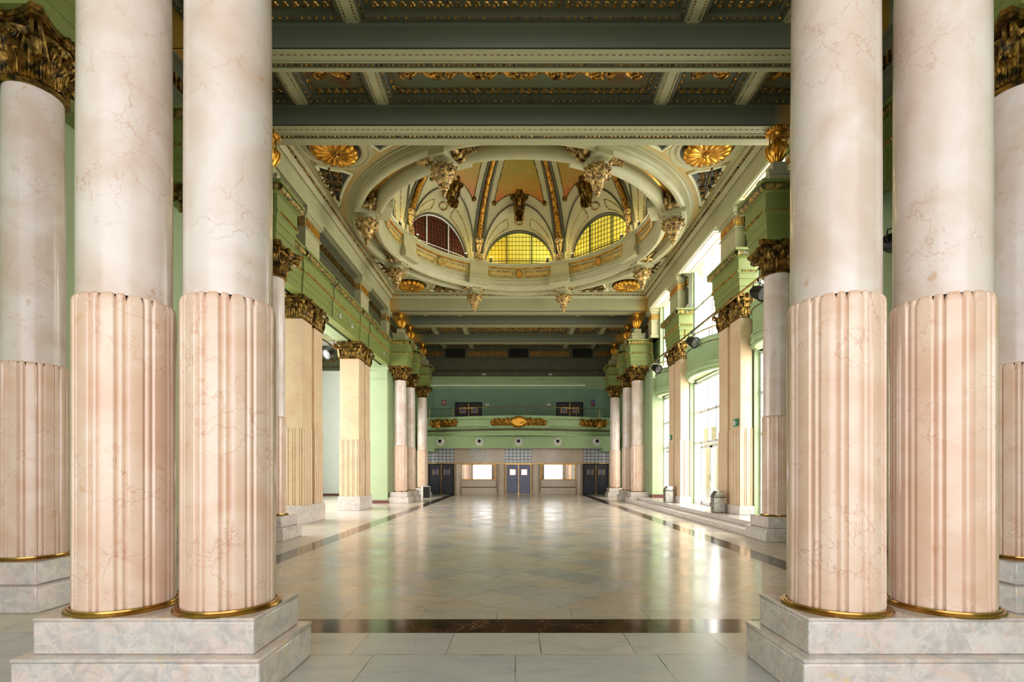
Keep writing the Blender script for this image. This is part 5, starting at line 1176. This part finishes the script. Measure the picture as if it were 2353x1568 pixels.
def yb(x): return -1.55*(math.cos(PI/2*(x/6.5))**1.3)
for s0, s1 in ((-4.15, -1.9), (1.9, 4.15)):
    for zz in (0.95, 0.48): m = MB(); m.tube([(s0+(s1-s0)*i/8, yb(s0+(s1-s0)*i/8)-0.01, zz) for i in range(9)], 0.014, 4); m.build('gilt_panel_line', 'gold_dark', bal)
def cartouche(cx, hw, name, oval=True, sg=0):
    m = MB(); y = lambda x: yb(x)-0.05
    if oval:
        for sc, th in ((1.0, 0.045), (0.86, 0.03)): m.tube([(cx+0.58*sc*math.cos(b)*(1+0.08*math.cos(4*b)), y(cx)-0.03, 0.74+0.32*sc*math.sin(b)) for b in [2*PI*i/28 for i in range(28)]], th, 6, True)
        m.spiral((cx, y(cx)-0.04, 0.42), (1,0,0), (0,0,1), 0.09, 1.2, 0.03); m.ball((cx, y(cx)-0.04, 1.06), 0.08, 8, 5)
    for s3 in (-1, 1):
        x = cx+s3*(0.7 if oval else 0.2)
        i = 0
        while abs(x-cx) < hw:
            m.spiral((x, y(x)-0.02, 0.74+0.07*(-1)**i), (s3,0,0), (0,0,1), 0.19 if i == 0 or abs(x-cx) > hw-0.3 else 0.15, 1.6, 0.045, (-1)**i, 6, 1.0)
            for q in range(4): b = q*PI/2+0.4; m.leaf((x, y(x)-0.03, 0.74), (0,-1,0), (-math.sin(b),0,math.cos(b)), 0.24, 0.12, 0.05, (math.cos(b),0,math.sin(b)), 4, 4)
            x += s3*0.30; i += 1
    m.build('gilt_cartouche', 'gold', bal, ang=60)
    m = MB()
    n = 10
    for a, b in (((cx-hw, cx+hw)),):
        vs = []
        for i in range(n+1): x = a+(b-a)*i/n; vs += [(x, yb(x)-0.012, 0.50), (x, yb(x)-0.012, 0.97)]
        m.add(vs, [(2*i, 2*i+2, 2*i+3, 2*i+1) for i in range(n)])
    m.build('cartouche_ground', 'gold_dark', bal)
    if oval: m = MB(); N2 = 28; m.add([(cx+0.5*math.cos(2*PI*i/N2), yb(cx)-0.07, 0.74+0.27*math.sin(2*PI*i/N2)) for i in range(N2)], [tuple(range(N2))]); m.build('cartouche_oval', 'gold_smooth', bal, smooth=False)
cartouche(0.0, 1.65, 'middle'); cartouche(-4.95, 0.85, 'left', False); cartouche(4.95, 0.85, 'right', False)
for sg in (-1, 1):
    m = MB(); x = sg*5.4; m.lathe([(0.02, -0.32), (0.2, -0.24), (0.27, 0.0), (0.24, 0.2), (0.1, 0.32), (0.01, 0.34)], 20); m.xf(Matrix.Translation((x, yb(x), 0.74)) @ Matrix.Diagonal((1, 0.6, 1, 1))); m.build('gilt_shield', 'gold', bal)
m = MB(); m.tube([(x, y+0.05, 1.72) for x, y in P], 0.02, 6)
for i in range(1, len(P)-1, 3): m.cyl((P[i][0], P[i][1]+0.05, 1.14), (P[i][0], P[i][1]+0.05, 1.72), 0.014, 6)
m.build('hand_rail', 'brass', bal)
# upper back wall mouldings
def trim_run(prof, mat, nm='trim_9', y=35.5, parent=None):
    m = MB(); m.sweep(prof, [(-6.9, y), (6.9, y)]); o_ = m.build(nm, mat, parent, ang=50)
    if not parent: tag(o_, '', '', kind='structure')
    return o_
trim_run([(0, 7.30), (0.06, 7.32), (0.06, 7.40), (0.2, 7.46), (0.2, 7.52), (0.1, 7.56), (0.1, 7.66), (0.35, 7.78), (0.35, 7.86), (0.28, 7.9), (0.28, 7.98), (0.42, 8.02), (0.42, 8.1), (0, 8.12)], 'wall_green', 'trim_9')
o = trim_run([(0, 8.12), (0.30, 8.14), (0.30, 8.36), (0.36, 8.4), (0.36, 8.52), (0.26, 8.56), (0.26, 9.25), (0.32, 9.3), (0.32, 9.34), (0.26, 9.36), (0.26, 10.0), (0.4, 10.06), (0.4, 10.9), (0, 10.9)], 'sage_dark', 'trim_10')
m = MB(); m.beads([(-6.5, 35.5), (6.5, 35.5)], 8.46, 0.37, 0.05, 0.15, zr=0.06); m.beads([(-6.5, 35.5), (6.5, 35.5)], 8.06, 0.43, 0.015, 0.09)
m.build('bead_rows', 'gold_dark', o)
m = MB()
for a, b in ((-6.4, -5.2), (-3.5, -0.8), (0.8, 3.5), (5.2, 6.4)):
    k = int((b-a)/0.125)
    for i in range(k): x = a+(i+0.5)*(b-a)/k; m.box(x-0.035, x+0.035, 35.19, 35.24, 9.5, 9.84)
m.build('gilt_flutes', 'gold_smooth', o, smooth=False)
for x, nm in ((-4.33, 'left'), (0.0, 'middle'), (4.38, 'right')):
    t_ = thing('air_grille', 'large dark rectangular air grille high on the back wall, %s of three' % nm, 'vent', (x, 35.22, 9.72), 0, 'dark air grilles')
    m = MB(); m.box(-0.70, 0.70, -0.06, 0.02, -0.36, -0.32); m.box(-0.70, 0.70, -0.06, 0.02, 0.30, 0.34); m.box(-0.70, -0.66, -0.06, 0.02, -0.32, 0.3); m.box(0.66, 0.70, -0.06, 0.02, -0.32, 0.3); m.build('grille_frame', 'sage_dark', t_, smooth=False)
    m = MB(); m.box(-0.66, 0.66, -0.01, 0.0, -0.32, 0.30)
    for i in range(9): m.box(-0.66, 0.66, -0.04, -0.01, -0.31+i*0.068, -0.29+i*0.068)
    m.build('grille_slats', 'nearblack', t_, smooth=False)
# wall panels on the upper back wall
o = MB()
for x in (-5.9, -1.45, -0.8, 0.8, 1.45, 5.9, -5.2, 5.2): o.box(x-0.02, x+0.02, 35.47, 35.5, 4.5, 7.2)
o = o.build('trim_11', 'teal', smooth=False); tag(o, '', '', kind='structure')
t_ = thing('ceiling_light_strip', 'long thin white light strip below the mouldings of the back wall', 'light', (0, 35.25, 7.50)); m = MB(); m.box(-6.1, 4.6, -0.02, 0.02, 0, 0.015); m.build('tube', 'tube', t_, smooth=False)
t_ = thing('fire_sign', 'small dark red fire equipment sign left of the left balcony door', 'sign', (-5.15, 35.45, 6.35)); m = MB(); m.box(-0.15, 0.15, 0, 0.02, -0.17, 0.17); m.build('plate', 'red', t_, smooth=False); m = MB(); m.box(-0.09, -0.03, -0.006, 0, -0.1, 0.1); m.box(0.03, 0.09, -0.006, 0, -0.1, 0.02); m.box(0.03, 0.09, -0.006, 0, 0.05, 0.12); m.build('white_pictogram', 'plastic', t_, smooth=False)
t_ = thing('notice_board_sign', 'small blue-grey and red notice right of the right balcony door', 'sign', (5.15, 35.45, 6.3)); m = MB(); m.box(-0.14, 0.14, 0, 0.02, -0.08, 0.22); m.build('upper_plate', 'door_mid', t_, smooth=False); m = MB(); m.box(-0.14, 0.14, 0, 0.02, -0.2, -0.08); m.build('lower_plate', 'red', t_, smooth=False)
for x, nm in ((-2.15, 'left'), (2.1, 'right')):
    t_ = thing('emergency_light', 'small pale emergency light beside the %s balcony door' % nm, 'light', (x, 35.44, 6.2), 0, 'emergency lights'); m = MB(); m.box(-0.15, 0.15, -0.04, 0.04, -0.07, 0.07); m.build('housing', 'plastic', t_, smooth=False, bevel=0.02)
for x, z, nm in ((-2.35, 8.25, 'left'), (2.2, 8.25, 'right')):
    t_ = thing('socket_plate', 'pair of small white sockets on the dark back frieze, %s one' % nm, 'socket', (x, 35.18, z), 0, 'white socket plates')
    for q in (-0.07, 0.07): m = MB(); m.box(q-0.05, q+0.05, 0, 0.02, -0.05, 0.05); m.build('plate', 'plastic', t_, smooth=False)
# speaker by the far left column
t_ = thing('floor_speaker', 'black floor speaker with grey side at the foot of the far left column', 'speaker', (-5.42, 29.9, 0), 0.35)
m = MB(); m.box(-0.22, 0.22, -0.22, 0.22, 0, 0.72); m.build('cabinet', 'plastic', t_, bevel=0.01); m = MB(); m.box(-0.19, 0.19, -0.245, -0.22, 0.04, 0.68); m.build('grille', 'black', t_, smooth=False)
